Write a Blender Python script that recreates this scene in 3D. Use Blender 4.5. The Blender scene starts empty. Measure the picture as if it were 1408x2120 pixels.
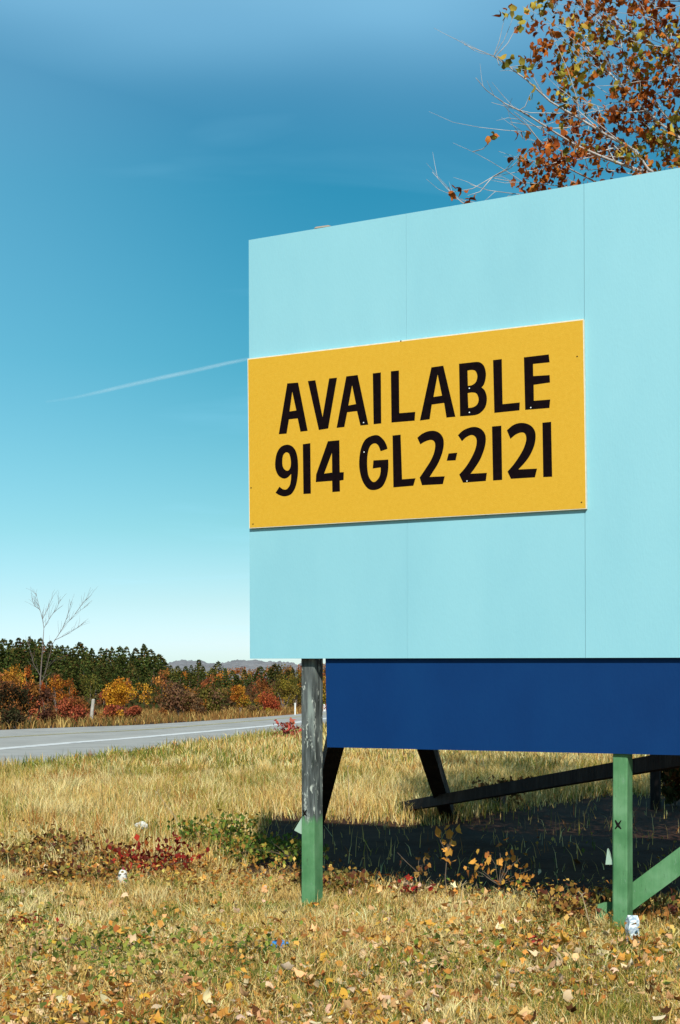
import bpy, math, random
import numpy as np
from mathutils import Vector, Matrix, geometry

random.seed(7)
rng = np.random.default_rng(7)
scene = bpy.context.scene
C = scene.collection

# ------------------------------------------------------------------ camera
W, H = 1408.0, 2120.0
F, CX, HY, CH = 2900.0, 704.0, 1423.0, 1.6      # focal (px), centre column, horizon row, eye height
cam_d = bpy.data.cameras.new('camera')
cam = bpy.data.objects.new('camera', cam_d)
C.objects.link(cam)
cam.location = (0, 0, CH)
cam.rotation_euler = (math.radians(90), 0, 0)
cam_d.sensor_fit = 'VERTICAL'
cam_d.sensor_height = 36.0
cam_d.lens = F / H * 36.0
cam_d.shift_y = (HY - H / 2) / H
cam_d.clip_start = 0.1
cam_d.clip_end = 200000
scene.camera = cam

# ------------------------------------------------------------------ light
SUN_EL = math.radians(36.0)
SUN_AZ = (0.045, -1.0)                       # horizontal direction towards the sun
to_sun = Vector((SUN_AZ[0], SUN_AZ[1], 0)).normalized() * math.cos(SUN_EL) + Vector((0, 0, math.sin(SUN_EL)))
sd = bpy.data.lights.new('sun', 'SUN')
sd.energy = 5.0
sd.angle = math.radians(0.5)
sd.color = (1.0, 0.955, 0.87)
so = bpy.data.objects.new('sun', sd)
so.rotation_euler = to_sun.to_track_quat('Z', 'Y').to_euler()
so.location = (0, -10, 20)
C.objects.link(so)

world = bpy.data.worlds.new('World')
scene.world = world
world.use_nodes = True
nt = world.node_tree
nt.nodes.clear()
N = nt.nodes.new
L = nt.links.new
wo = N('ShaderNodeOutputWorld')
bg = N('ShaderNodeBackground')
sky = N('ShaderNodeTexSky')
sky.sky_type = 'NISHITA'
sky.sun_disc = False
sky.sun_elevation = SUN_EL
sky.sun_rotation = math.atan2(SUN_AZ[0], SUN_AZ[1])
sky.air_density = 1.0
sky.dust_density = 0.6
sky.ozone_density = 1.0
bg.inputs['Strength'].default_value = 0.095
tc = N('ShaderNodeTexCoord')
sep = N('ShaderNodeSeparateXYZ'); L(tc.outputs['Generated'], sep.inputs[0])
ramp = N('ShaderNodeValToRGB')                 # colour of the air by height above the horizon, a third of its value
RS = [(0.0, (1.02, 1.35, 1.62)), (0.03, (1.04, 1.25, 1.62)), (0.06, (0.86, 1.10, 1.25)), (0.111, (0.60, 1.04, 1.02)), (0.161, (0.46, 1.02, 0.98)),
      (0.226, (0.27, 0.97, 0.96)), (0.333, (0.17, 0.97, 1.02)), (0.43, (0.30, 0.98, 1.12)), (0.60, (0.2, 0.42, 0.5)), (0.8, (0.13, 0.2, 0.25)), (1.0, (0.12, 0.17, 0.2))]
e = ramp.color_ramp.elements
while len(e) < len(RS): e.new(0.5)
for i_, (p_, c_) in enumerate(RS):
    e[i_].position = p_; e[i_].color = (c_[0] / 3, c_[1] / 3, c_[2] / 3, 1)
L(sep.outputs[2], ramp.inputs[0])
sc3 = N('ShaderNodeVectorMath'); sc3.operation = 'SCALE'; sc3.inputs['Scale'].default_value = 3.0; L(ramp.outputs[0], sc3.inputs[0])
tint = N('ShaderNodeVectorMath'); tint.operation = 'MULTIPLY'
L(sky.outputs[0], tint.inputs[0]); L(sc3.outputs[0], tint.inputs[1])
# thin cirrus, laid out on a plane far overhead
zz = N('ShaderNodeMath'); zz.operation = 'MAXIMUM'; zz.inputs[1].default_value = 0.02; L(sep.outputs[2], zz.inputs[0])
za = N('ShaderNodeMath'); za.operation = 'ADD'; za.inputs[1].default_value = 0.12; L(zz.outputs[0], za.inputs[0])
dx = N('ShaderNodeMath'); dx.operation = 'DIVIDE'; L(sep.outputs[0], dx.inputs[0]); L(za.outputs[0], dx.inputs[1])
dy = N('ShaderNodeMath'); dy.operation = 'DIVIDE'; L(sep.outputs[1], dy.inputs[0]); L(za.outputs[0], dy.inputs[1])
cmb = N('ShaderNodeCombineXYZ'); L(dx.outputs[0], cmb.inputs[0]); L(dy.outputs[0], cmb.inputs[1])
mp = N('ShaderNodeMapping'); mp.inputs['Rotation'].default_value = (0, 0, math.radians(-14)); mp.inputs['Scale'].default_value = (0.9, 1.9, 1)
L(cmb.outputs[0], mp.inputs[0])
nz = N('ShaderNodeTexNoise'); nz.inputs['Scale'].default_value = 1.5; nz.inputs['Detail'].default_value = 4; nz.inputs['Roughness'].default_value = 0.5
nz.inputs['Distortion'].default_value = 0.5
L(mp.outputs[0], nz.inputs['Vector'])
rmp = N('ShaderNodeMapRange'); rmp.inputs[1].default_value = 0.42; rmp.inputs[2].default_value = 0.85
rmp.inputs[3].default_value = 0.0; rmp.inputs[4].default_value = 0.17
L(nz.outputs[0], rmp.inputs[0])
# a broad veil of high cloud in the upper part of the view
vl = N('ShaderNodeMapRange'); vl.interpolation_type = 'SMOOTHSTEP'; vl.inputs[1].default_value = 0.33; vl.inputs[2].default_value = 0.50; vl.inputs[3].default_value = 0; vl.inputs[4].default_value = 0.9
L(sep.outputs[2], vl.inputs[0])
vn = N('ShaderNodeTexNoise'); vn.inputs['Scale'].default_value = 0.55; vn.inputs['Detail'].default_value = 3; L(mp.outputs[0], vn.inputs['Vector'])
vm = N('ShaderNodeMapRange'); vm.inputs[1].default_value = 0.3; vm.inputs[2].default_value = 0.65; L(vn.outputs[0], vm.inputs[0])
vz = N('ShaderNodeMapRange'); vz.inputs[1].default_value = 0.5; vz.inputs[2].default_value = 0.62; vz.inputs[3].default_value = 1; vz.inputs[4].default_value = 0.1; L(sep.outputs[2], vz.inputs[0])
vp = N('ShaderNodeMath'); vp.operation = 'MULTIPLY'; L(vl.outputs[0], vp.inputs[0]); L(vm.outputs[0], vp.inputs[1])
vx = N('ShaderNodeMath'); vx.operation = 'ABSOLUTE'; L(sep.outputs[0], vx.inputs[0])
vy = N('ShaderNodeMapRange'); vy.interpolation_type = 'SMOOTHSTEP'; vy.inputs[1].default_value = 0.03; vy.inputs[2].default_value = 0.30; vy.inputs[3].default_value = 1; vy.inputs[4].default_value = 0.5; L(vx.outputs[0], vy.inputs[0])
vw = N('ShaderNodeMath'); vw.operation = 'MULTIPLY'; L(vz.outputs[0], vw.inputs[0]); L(vy.outputs[0], vw.inputs[1])
vq = N('ShaderNodeMath'); vq.operation = 'MULTIPLY'; L(vp.outputs[0], vq.inputs[0]); L(vw.outputs[0], vq.inputs[1])
va0 = N('ShaderNodeMath'); va0.operation = 'MAXIMUM'; L(vq.outputs[0], va0.inputs[0]); L(rmp.outputs[0], va0.inputs[1])
# a thin bank of haze cloud to the north-west
wb = N('ShaderNodeMapRange'); wb.interpolation_type = 'SMOOTHSTEP'; wb.inputs[1].default_value = 0.02; wb.inputs[2].default_value = -0.32; wb.inputs[3].default_value = 0; wb.inputs[4].default_value = 0.16; L(sep.outputs[0], wb.inputs[0])
va = N('ShaderNodeMath'); va.operation = 'MAXIMUM'; L(va0.outputs[0], va.inputs[0]); L(wb.outputs[0], va.inputs[1])
cm = N('ShaderNodeMix'); cm.data_type = 'RGBA'
L(va.outputs[0], cm.inputs[0]); L(tint.outputs[0], cm.inputs[6]); cm.inputs[7].default_value = (5.6, 11.2, 14.6, 1)
L(cm.outputs[2], bg.inputs[0]); L(bg.outputs[0], wo.inputs[0])

scene.view_settings.view_transform = 'Standard'
scene.view_settings.look = 'None'
scene.view_settings.exposure = 0.0
scene.view_settings.gamma = 1.0
scene.view_settings.use_curve_mapping = False
scene.render.engine = 'CYCLES'
scene.cycles.max_bounces = 6
scene.cycles.transparent_max_bounces = 12

# ------------------------------------------------------------------ helpers
def ray(px, py):
    return Vector(((px - CX) / F, 1.0, (HY - py) / F))

def at(px, py, Y):
    """point at depth Y seen at pixel px, py of the photograph"""
    r = ray(px, py)
    return Vector((r.x * Y, Y, CH + r.z * Y))

def gat(px, py, z=0.0):
    """point of the level z seen at a pixel"""
    r = ray(px, py)
    t = (z - CH) / r.z
    return Vector((r.x * t, t, z))

def tag(o, label=None, cat=None, group=None, kind=None):
    if label: o['label'] = label
    if cat: o['category'] = cat
    if group: o['group'] = group
    if kind: o['kind'] = kind
    return o

def empty(name, loc, label, cat, group=None, rz=0.0):
    o = bpy.data.objects.new(name, None)
    o.empty_display_size = 0.2
    o.location = loc
    o.rotation_euler = (0, 0, rz)
    C.objects.link(o)
    return tag(o, label, cat, group)

def link(name, me, mats, parent=None, loc=(0, 0, 0)):
    o = bpy.data.objects.new(name, me)
    if not isinstance(mats, (list, tuple)): mats = [mats]
    if not me.materials:
        for m in mats: me.materials.append(m)
    o.location = loc
    C.objects.link(o)
    if parent is not None:
        o.parent = parent
    return o

class MB:
    """collects vertices and faces of one mesh"""
    def __init__(s): s.v = []; s.f = []; s.mi = []
    def add(s, vs, fs, mi=0):
        b = len(s.v)
        s.v += [tuple(v) for v in vs]
        for f in fs:
            s.f.append(tuple(b + i for i in f)); s.mi.append(mi)
        return s
    def hexa(s, a, b, mi=0):
        """a, b: two loops of four points"""
        n = len(a)
        vs = list(a) + list(b)
        fs = [tuple(range(n - 1, -1, -1)), tuple(range(n, 2 * n))]
        for i in range(n):
            j = (i + 1) % n
            fs.append((i, j, n + j, n + i))
        return s.add(vs, fs, mi)
    def tube(s, pts, rad, n=6, mi=0, cap=True):
        pts = [Vector(p) for p in pts]
        rings = []
        up = Vector((0, 0, 1))
        ref = None
        for i, p in enumerate(pts):
            d = (pts[min(i + 1, len(pts) - 1)] - pts[max(i - 1, 0)])
            if d.length < 1e-9: d = up.copy()
            d.normalize()
            if ref is None:
                ref = d.orthogonal().normalized()
            ref = (ref - d * ref.dot(d))
            if ref.length < 1e-6: ref = d.orthogonal()
            ref.normalize()
            bi = d.cross(ref)
            rings.append([p + (ref * math.cos(k * 2 * math.pi / n) + bi * math.sin(k * 2 * math.pi / n)) * rad[i] for k in range(n)])
        vs = [v for r in rings for v in r]
        fs = []
        for i in range(len(rings) - 1):
            for k in range(n):
                k2 = (k + 1) % n
                fs.append((i * n + k, i * n + k2, (i + 1) * n + k2, (i + 1) * n + k))
        if cap:
            fs.append(tuple(range(n - 1, -1, -1)))
            fs.append(tuple((len(rings) - 1) * n + k for k in range(n)))
        return s.add(vs, fs, mi)
    def mesh(s, name, smooth=False):
        me = bpy.data.meshes.new(name)
        me.from_pydata(s.v, [], s.f)
        me.polygons.foreach_set('material_index', s.mi)
        if smooth: me.polygons.foreach_set('use_smooth', [True] * len(s.f))
        me.update()
        return me
    def obj(s, name, mats, parent=None, smooth=False, loc=(0, 0, 0), origin=None):
        if origin is not None:
            o = Vector(origin)
            s.v = [tuple(Vector(v) - o) for v in s.v]
            loc = o
        return link(name, s.mesh(name, smooth), mats, parent, loc)

def np_mesh(name, verts, loops, counts, cols=None, smooth=False):
    """fast mesh: verts (n,3), loops flat, counts per face, cols (n,3)"""
    me = bpy.data.meshes.new(name)
    verts = np.asarray(verts, dtype=np.float32)
    loops = np.asarray(loops, dtype=np.int32).ravel()
    counts = np.asarray(counts, dtype=np.int32)
    me.vertices.add(len(verts)); me.vertices.foreach_set('co', verts.ravel())
    me.loops.add(len(loops)); me.loops.foreach_set('vertex_index', loops)
    me.polygons.add(len(counts))
    st = np.zeros(len(counts), dtype=np.int32); st[1:] = np.cumsum(counts)[:-1]
    me.polygons.foreach_set('loop_start', st)
    me.polygons.foreach_set('loop_total', counts)
    if smooth: me.polygons.foreach_set('use_smooth', np.ones(len(counts), dtype=bool))
    if cols is not None:
        a = me.color_attributes.new('Col', 'FLOAT_COLOR', 'POINT')
        c4 = np.ones((len(verts), 4), dtype=np.float32); c4[:, :3] = cols
        a.data.foreach_set('color', c4.ravel())
    me.update(calc_edges=True)
    me.validate()
    return me

def hash2(i, j, seed=0):
    n = (i.astype(np.int64) * 374761393 + j.astype(np.int64) * 668265263 + seed * 1442695041) & 0x7fffffff
    n = ((n ^ (n >> 13)) * 1274126177) & 0x7fffffff
    n = n ^ (n >> 16)
    return (n & 0xffff) / 65535.0

def vnoise(x, y, seed=0):
    x = np.asarray(x, dtype=float); y = np.asarray(y, dtype=float)
    i = np.floor(x); j = np.floor(y)
    fx = x - i; fy = y - j
    fx = fx * fx * (3 - 2 * fx); fy = fy * fy * (3 - 2 * fy)
    a = hash2(i, j, seed); b = hash2(i + 1, j, seed); c = hash2(i, j + 1, seed); d = hash2(i + 1, j + 1, seed)
    return (a * (1 - fx) + b * fx) * (1 - fy) + (c * (1 - fx) + d * fx) * fy

def fbm(x, y, seed=0, o=3):
    r = 0; a = 0.5; t = 0
    for k in range(o):
        r = r + a * vnoise(np.asarray(x) * 2 ** k, np.asarray(y) * 2 ** k, seed + k * 17); t += a; a *= 0.5
    return r / t

def sstep(a, b, x):
    t = np.clip((np.asarray(x, dtype=float) - a) / (b - a), 0, 1)
    return t * t * (3 - 2 * t)

# ------------------------------------------------------------------ materials
def mat(name, col, rough=0.6, spec=0.3):
    m = bpy.data.materials.new(name); m.use_nodes = True
    b = m.node_tree.nodes['Principled BSDF']
    b.inputs['Base Color'].default_value = (*col, 1)
    b.inputs['Roughness'].default_value = rough
    b.inputs['Specular IOR Level'].default_value = spec
    return m

def noise_mat(name, stops, scale=5.0, detail=4, rough=0.7, stretch=(1, 1, 1), bump=0.0, bump_scale=40.0, spec=0.25, lo=0.3, hi=0.7):
    m = mat(name, stops[0], rough, spec)
    t = m.node_tree; n = t.nodes; l = t.links
    b = n['Principled BSDF']
    tc = n.new('ShaderNodeTexCoord')
    mp = n.new('ShaderNodeMapping'); mp.inputs['Scale'].default_value = stretch
    l.new(tc.outputs['Object'], mp.inputs[0])
    nz = n.new('ShaderNodeTexNoise'); nz.inputs['Scale'].default_value = scale; nz.inputs['Detail'].default_value = detail
    nz.inputs['Roughness'].default_value = 0.6
    l.new(mp.outputs[0], nz.inputs['Vector'])
    cr = n.new('ShaderNodeValToRGB')
    e = cr.color_ramp.elements
    while len(e) < len(stops): e.new(0.5)
    for i, s in enumerate(stops):
        e[i].position = lo + (hi - lo) * i / max(1, len(stops) - 1)
        e[i].color = (*s, 1)
    l.new(nz.outputs[0], cr.inputs[0])
    l.new(cr.outputs[0], b.inputs['Base Color'])
    if bump > 0:
        n2 = n.new('ShaderNodeTexNoise'); n2.inputs['Scale'].default_value = bump_scale; n2.inputs['Detail'].default_value = 4
        l.new(mp.outputs[0], n2.inputs['Vector'])
        bp = n.new('ShaderNodeBump'); bp.inputs['Strength'].default_value = bump; bp.inputs['Distance'].default_value = 0.02
        l.new(n2.outputs[0], bp.inputs['Height']); l.new(bp.outputs[0], b.inputs['Normal'])
    return m

def foliage_mat(name, transl=0.3, vary=0.0, gain=1.0):
    m = bpy.data.materials.new(name); m.use_nodes = True
    t = m.node_tree; n = t.nodes; l = t.links
    n.clear()
    out = n.new('ShaderNodeOutputMaterial')
    at_ = n.new('ShaderNodeAttribute'); at_.attribute_name = 'Col'
    src = at_.outputs['Color']
    if vary > 0:
        oi = n.new('ShaderNodeObjectInfo')
        hs = n.new('ShaderNodeHueSaturation')
        mr = n.new('ShaderNodeMapRange'); mr.inputs[3].default_value = 1 - vary; mr.inputs[4].default_value = 1 + vary
        l.new(oi.outputs['Random'], mr.inputs[0]); l.new(mr.outputs[0], hs.inputs['Value'])
        mh = n.new('ShaderNodeMapRange'); mh.inputs[3].default_value = 0.5 - vary * 0.07; mh.inputs[4].default_value = 0.5 + vary * 0.05
        mu = n.new('ShaderNodeMath'); mu.operation = 'FRACT'; m7 = n.new('ShaderNodeMath'); m7.operation = 'MULTIPLY'; m7.inputs[1].default_value = 7.31
        l.new(oi.outputs['Random'], m7.inputs[0]); l.new(m7.outputs[0], mu.inputs[0]); l.new(mu.outputs[0], mh.inputs[0]); l.new(mh.outputs[0], hs.inputs['Hue'])
        l.new(src, hs.inputs['Color']); src = hs.outputs[0]
    d = n.new('ShaderNodeBsdfDiffuse'); l.new(src, d.inputs[0])
    tr = n.new('ShaderNodeBsdfTranslucent'); l.new(src, tr.inputs[0])
    mx = n.new('ShaderNodeMixShader'); mx.inputs[0].default_value = transl
    l.new(d.outputs[0], mx.inputs[1]); l.new(tr.outputs[0], mx.inputs[2])
    l.new(mx.outputs[0], out.inputs[0])
    return m

M_pale_blue = noise_mat('pale_blue_paint', [(0.222, 0.485, 0.565), (0.238, 0.508, 0.585), (0.252, 0.525, 0.60)], 1.6, 6, 0.55, (1, 1, 0.35), 0.06, 90, 0.3)
M_navy = noise_mat('navy_paint', [(0.0012, 0.027, 0.112), (0.0016, 0.031, 0.124), (0.002, 0.035, 0.132)], 2.2, 5, 0.6, (1, 1, 0.5), 0.06, 60, 0.12)
M_yellow = noise_mat('yellow_paint', [(0.565, 0.318, 0.018), (0.585, 0.335, 0.021), (0.602, 0.35, 0.026)], 45, 8, 0.6, (1, 1, 1), 0.12, 160, 0.25)
M_letter = noise_mat('black_letter_paint', [(0.003, 0.0015, 0.002), (0.007, 0.003, 0.004)], 30, 4, 0.7, spec=0.04)
M_edge = noise_mat('raw_board_edge', [(0.62, 0.58, 0.44), (0.75, 0.70, 0.55)], 40, 3, 0.8)
M_nail = mat('nail_head', (0.75, 0.78, 0.75), 0.4, 0.5)
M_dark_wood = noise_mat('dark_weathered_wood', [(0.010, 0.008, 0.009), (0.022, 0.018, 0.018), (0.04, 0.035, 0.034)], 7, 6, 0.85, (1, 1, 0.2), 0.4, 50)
M_ply = noise_mat('plywood_back', [(0.10, 0.075, 0.05), (0.2, 0.15, 0.10)], 5, 5, 0.85, (1, 1, 0.2))
M_mark = mat('burn_mark', (0.01, 0.008, 0.008), 0.9, 0.1)

_t = M_pale_blue.node_tree; _b = _t.nodes['Principled BSDF']; _oi = _t.nodes.new('ShaderNodeObjectInfo'); _hs = _t.nodes.new('ShaderNodeHueSaturation'); _mr = _t.nodes.new('ShaderNodeMapRange')
_mr.inputs[3].default_value = 0.975; _mr.inputs[4].default_value = 1.02
_t.links.new(_b.inputs['Base Color'].links[0].from_socket, _hs.inputs['Color']); _t.links.new(_oi.outputs['Random'], _mr.inputs[0]); _t.links.new(_mr.outputs[0], _hs.inputs['Value']); _t.links.new(_hs.outputs[0], _b.inputs['Base Color'])
def post_mat(name, split, grey_all=False):
    """green paint, the wood bare and grey above the height split"""
    m = mat(name, (0.1, 0.3, 0.15), 0.75, 0.2)
    t = m.node_tree; n = t.nodes; l = t.links; b = n['Principled BSDF']
    tc = n.new('ShaderNodeTexCoord')
    mp = n.new('ShaderNodeMapping'); mp.inputs['Scale'].default_value = (1, 1, 0.13); l.new(tc.outputs['Object'], mp.inputs[0])
    n1 = n.new('ShaderNodeTexNoise'); n1.inputs['Scale'].default_value = 34; n1.inputs['Detail'].default_value = 8; l.new(mp.outputs[0], n1.inputs['Vector'])
    g = n.new('ShaderNodeValToRGB'); e = g.color_ramp.elements
    e[0].position = 0.32; e[0].color = (0.030, 0.038, 0.034, 1); e[1].position = 0.70; e[1].color = (0.22, 0.26, 0.235, 1)
    x = e.new(0.5); x.color = (0.09, 0.102, 0.10, 1)
    l.new(n1.outputs[0], g.inputs[0])
    n2 = n.new('ShaderNodeTexNoise'); n2.inputs['Scale'].default_value = 6; n2.inputs['Detail'].default_value = 5; l.new(tc.outputs['Object'], n2.inputs['Vector'])
    p = n.new('ShaderNodeValToRGB'); e = p.color_ramp.elements
    e[0].position = 0.3; e[0].color = (0.058, 0.175, 0.070, 1); e[1].position = 0.7; e[1].color = (0.14, 0.295, 0.150, 1)
    x = e.new(0.5); x.color = (0.092, 0.232, 0.102, 1)
    l.new(n2.outputs[0], p.inputs[0])
    n5 = n.new('ShaderNodeTexNoise'); n5.inputs['Scale'].default_value = 55; n5.inputs['Detail'].default_value = 7; n5.inputs['Roughness'].default_value = 0.75
    mp5 = n.new('ShaderNodeMapping'); mp5.inputs['Scale'].default_value = (1, 1, 0.3); l.new(tc.outputs['Object'], mp5.inputs[0]); l.new(mp5.outputs[0], n5.inputs['Vector'])
    ch = n.new('ShaderNodeMapRange'); ch.inputs[1].default_value = 0.60; ch.inputs[2].default_value = 0.68; ch.inputs[4].default_value = 0.75; l.new(n5.outputs[0], ch.inputs[0])
    pc = n.new('ShaderNodeMix'); pc.data_type = 'RGBA'; l.new(ch.outputs[0], pc.inputs[0]); l.new(p.outputs[0], pc.inputs[6]); pc.inputs[7].default_value = (0.20, 0.30, 0.22, 1)
    n6 = n.new('ShaderNodeMapRange'); n6.inputs[1].default_value = 0.40; n6.inputs[2].default_value = 0.34; n6.inputs[4].default_value = 0.6; l.new(n5.outputs[0], n6.inputs[0])
    pd = n.new('ShaderNodeMix'); pd.data_type = 'RGBA'; l.new(n6.outputs[0], pd.inputs[0]); l.new(pc.outputs[2], pd.inputs[6]); pd.inputs[7].default_value = (0.05, 0.10, 0.05, 1)
    # pale flecks of old paint on the bare wood
    n3 = n.new('ShaderNodeTexNoise'); n3.inputs['Scale'].default_value = 26; n3.inputs['Detail'].default_value = 6; n3.inputs['Roughness'].default_value = 0.7
    mp3 = n.new('ShaderNodeMapping'); mp3.inputs['Scale'].default_value = (1, 1, 0.45); l.new(tc.outputs['Object'], mp3.inputs[0]); l.new(mp3.outputs[0], n3.inputs['Vector'])
    fl = n.new('ShaderNodeMapRange'); fl.inputs[1].default_value = 0.57; fl.inputs[2].default_value = 0.63; l.new(n3.outputs[0], fl.inputs[0])
    mf = n.new('ShaderNodeMix'); mf.data_type = 'RGBA'; l.new(fl.outputs[0], mf.inputs[0]); l.new(g.outputs[0], mf.inputs[6]); mf.inputs[7].default_value = (0.42, 0.45, 0.40, 1)
    sp = n.new('ShaderNodeSeparateXYZ'); l.new(tc.outputs['Object'], sp.inputs[0])
    ad = n.new('ShaderNodeMath'); ad.operation = 'MULTIPLY_ADD'; ad.inputs[1].default_value = 0.16; l.new(n1.outputs[0], ad.inputs[0]); l.new(sp.outputs[2], ad.inputs[2])
    st = n.new('ShaderNodeMapRange'); st.inputs[1].default_value = split; st.inputs[2].default_value = split + 0.05; l.new(ad.outputs[0], st.inputs[0])
    mx = n.new('ShaderNodeMix'); mx.data_type = 'RGBA'; l.new(st.outputs[0], mx.inputs[0]); l.new(pd.outputs[2], mx.inputs[6]); l.new(mf.outputs[2], mx.inputs[7])
    l.new(mx.outputs[2], b.inputs['Base Color'])
    bp = n.new('ShaderNodeBump'); bp.inputs['Strength'].default_value = 0.5; bp.inputs['Distance'].default_value = 0.01; l.new(n1.outputs[0], bp.inputs['Height']); l.new(bp.outputs[0], b.inputs['Normal'])
    return m
M_post_worn = post_mat('weathered_and_green_post', 0.70)
M_post_green = post_mat('green_post_paint', 9.0)

M_asphalt = noise_mat('asphalt', [(0.33, 0.325, 0.305), (0.40, 0.395, 0.37), (0.46, 0.45, 0.42)], 0.8, 10, 0.9, (1, 1, 1), 0.15, 30)
M_white_line = noise_mat('worn_white_paint', [(0.40, 0.42, 0.42), (0.74, 0.75, 0.74), (0.8, 0.8, 0.78)], 3, 8, 0.8)
M_yellow_line = noise_mat('worn_yellow_paint', [(0.34, 0.32, 0.19), (0.58, 0.52, 0.26), (0.62, 0.56, 0.3)], 2, 8, 0.8)
M_grass = foliage_mat('grass_blades', 0.25)
M_litter = foliage_mat('dead_leaves', 0.2)
M_leaf = foliage_mat('tree_leaves', 0.3)
M_wood_far = foliage_mat('distant_foliage', 0.12, 0.35)
M_bush = foliage_mat('shrub_foliage', 0.22)
M_bark = noise_mat('pale_grey_bark', [(0.26, 0.24, 0.23), (0.44, 0.42, 0.40), (0.58, 0.56, 0.54)], 9, 6, 0.85, (1, 1, 1), 0.3, 40)
M_twig = noise_mat('twig_bark', [(0.10, 0.07, 0.05), (0.2, 0.15, 0.11)], 12, 4, 0.9)
M_bark_dark = noise_mat('grey_brown_bark', [(0.12, 0.09, 0.08), (0.2, 0.16, 0.14)], 9, 4, 0.9)

# ------------------------------------------------------------------ road lines (measured on the level ground)
def gp(pairs): return [gat(x, y).xy for x, y in pairs]
near = [Vector((-30, -60)), Vector((-13.5, 0)), Vector((-9.6, 15))] + gp([(0, 1590), (160, 1569), (320, 1548), (570, 1515)]) + [Vector((0.6, 66)), Vector((6.5, 95)), Vector((22, 150)), Vector((60, 240))]
white = [Vector((-34, -56)), Vector((-17.5, 4)), Vector((-12.6, 21))] + gp([(0, 1553), (160, 1539), (320, 1526), (570, 1502.5)]) + [Vector((-0.3, 73)), Vector((5.2, 101)), Vector((20, 155)), Vector((58, 246))]
yellow = [Vector((-40, -52)), Vector((-22, 8)), Vector((-16, 29))] + gp([(0, 1529), (160, 1519.5), (320, 1511), (570, 1489.8)]) + [Vector((-1.0, 82)), Vector((3.6, 107)), Vector((17.5, 160)), Vector((55, 252))]
far = [Vector((-46, -48)), Vector((-26, 14)), Vector((-18.5, 38))] + gp([(0, 1513), (160, 1507), (320, 1500.5), (575, 1483)]) + [Vector((-1.6, 88)), Vector((2.4, 112)), Vector((15.5, 164)), Vector((52, 257))]

def smooth2(pts, k=6):
    out = []
    for i in range(len(pts) - 1):
        p0 = pts[max(i - 1, 0)]; p1 = pts[i]; p2 = pts[i + 1]; p3 = pts[min(i + 2, len(pts) - 1)]
        for j in range(k):
            t = j / k
            out.append(0.5 * ((2 * p1) + (p2 - p0) * t + (2 * p0 - 5 * p1 + 4 * p2 - p3) * t * t + (3 * p1 - p0 - 3 * p2 + p3) * t ** 3))
    out.append(pts[-1])
    return out
near_s, white_s, yellow_s, far_s = (smooth2(p) for p in (near, white, yellow, far))
_ny = np.array([p.y for p in near_s]); _nx = np.array([p.x for p in near_s])
_fy = np.array([p.y for p in far_s]); _fx = np.array([p.x for p in far_s])
def near_x(y): return np.interp(y, _ny, _nx)       # x of the road's near edge at depth y
def far_x(y): return np.interp(y, _fy, _fx)

# ------------------------------------------------------------------ ground
def gz(x, y):
    """height of the ground"""
    x = np.asarray(x, dtype=float); y = np.asarray(y, dtype=float)
    flat = 1 - sstep(12, 24, y)
    z = (fbm(x * 0.9, y * 0.9, 3) - 0.5) * 0.10 * flat + (fbm(x * 3.1, y * 3.1, 9) - 0.5) * 0.035 * flat
    hill = sstep(95, 230, y) * (1.5 + 2.5 * sstep(-5, -60, x)) * (1 - 0.4 * sstep(260, 500, y))
    off = sstep(4, 14, far_x(y) - x)                       # the road's bed stays level
    return z + hill * off

xs = np.unique(np.concatenate([np.arange(-7, 9, 0.2), np.linspace(-60, -7, 40), np.linspace(9, 60, 36), np.linspace(-3000, -60, 24), np.linspace(60, 3000, 24)]))
ys = np.unique(np.concatenate([np.arange(3, 20, 0.2), np.linspace(20, 300, 90), np.linspace(-400, 3, 14), np.linspace(300, 4500, 26)]))
GX, GY = np.meshgrid(xs, ys)
GZ = gz(GX, GY)
vs = np.stack([GX.ravel(), GY.ravel(), GZ.ravel()], 1)
nx_, ny_ = len(xs), len(ys)
ii, jj = np.meshgrid(np.arange(nx_ - 1), np.arange(ny_ - 1))
a = (jj * nx_ + ii).ravel()
quads = np.stack([a, a + 1, a + nx_ + 1, a + nx_], 1)
M_ground = noise_mat('straw_soil', [(0.030, 0.009, 0.004), (0.05, 0.018, 0.006), (0.078, 0.036, 0.013)], 2.2, 12, 0.95, (1, 1, 1), 0.6, 18)
gx_, gy_ = vs[:, 0], vs[:, 1]
lawn = sstep(5.0, 6.0, gy_) * (1 - sstep(60, 80, gy_)) * sstep(0.2428 * gy_ + 4.0, 0.2428 * gy_ + 2.2, np.abs(gx_))
gcol = np.where(lawn[:, None] > 0.5, np.array([[1, 1, 1.0]]), np.array([[6.0, 6.6, 6.0]]))
g = link('ground', np_mesh('ground', vs, quads, np.full(len(quads), 4), gcol, smooth=True), M_ground)
_t = M_ground.node_tree; _a = _t.nodes.new('ShaderNodeAttribute'); _a.attribute_name = 'Col'
_m = _t.nodes.new('ShaderNodeVectorMath'); _m.operation = 'MULTIPLY'; _b = _t.nodes['Principled BSDF']
_src = _b.inputs['Base Color'].links[0].from_socket
_t.links.new(_src, _m.inputs[0]); _t.links.new(_a.outputs['Color'], _m.inputs[1]); _t.links.new(_m.outputs[0], _b.inputs['Base Color'])
tag(g, kind='structure')

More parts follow.
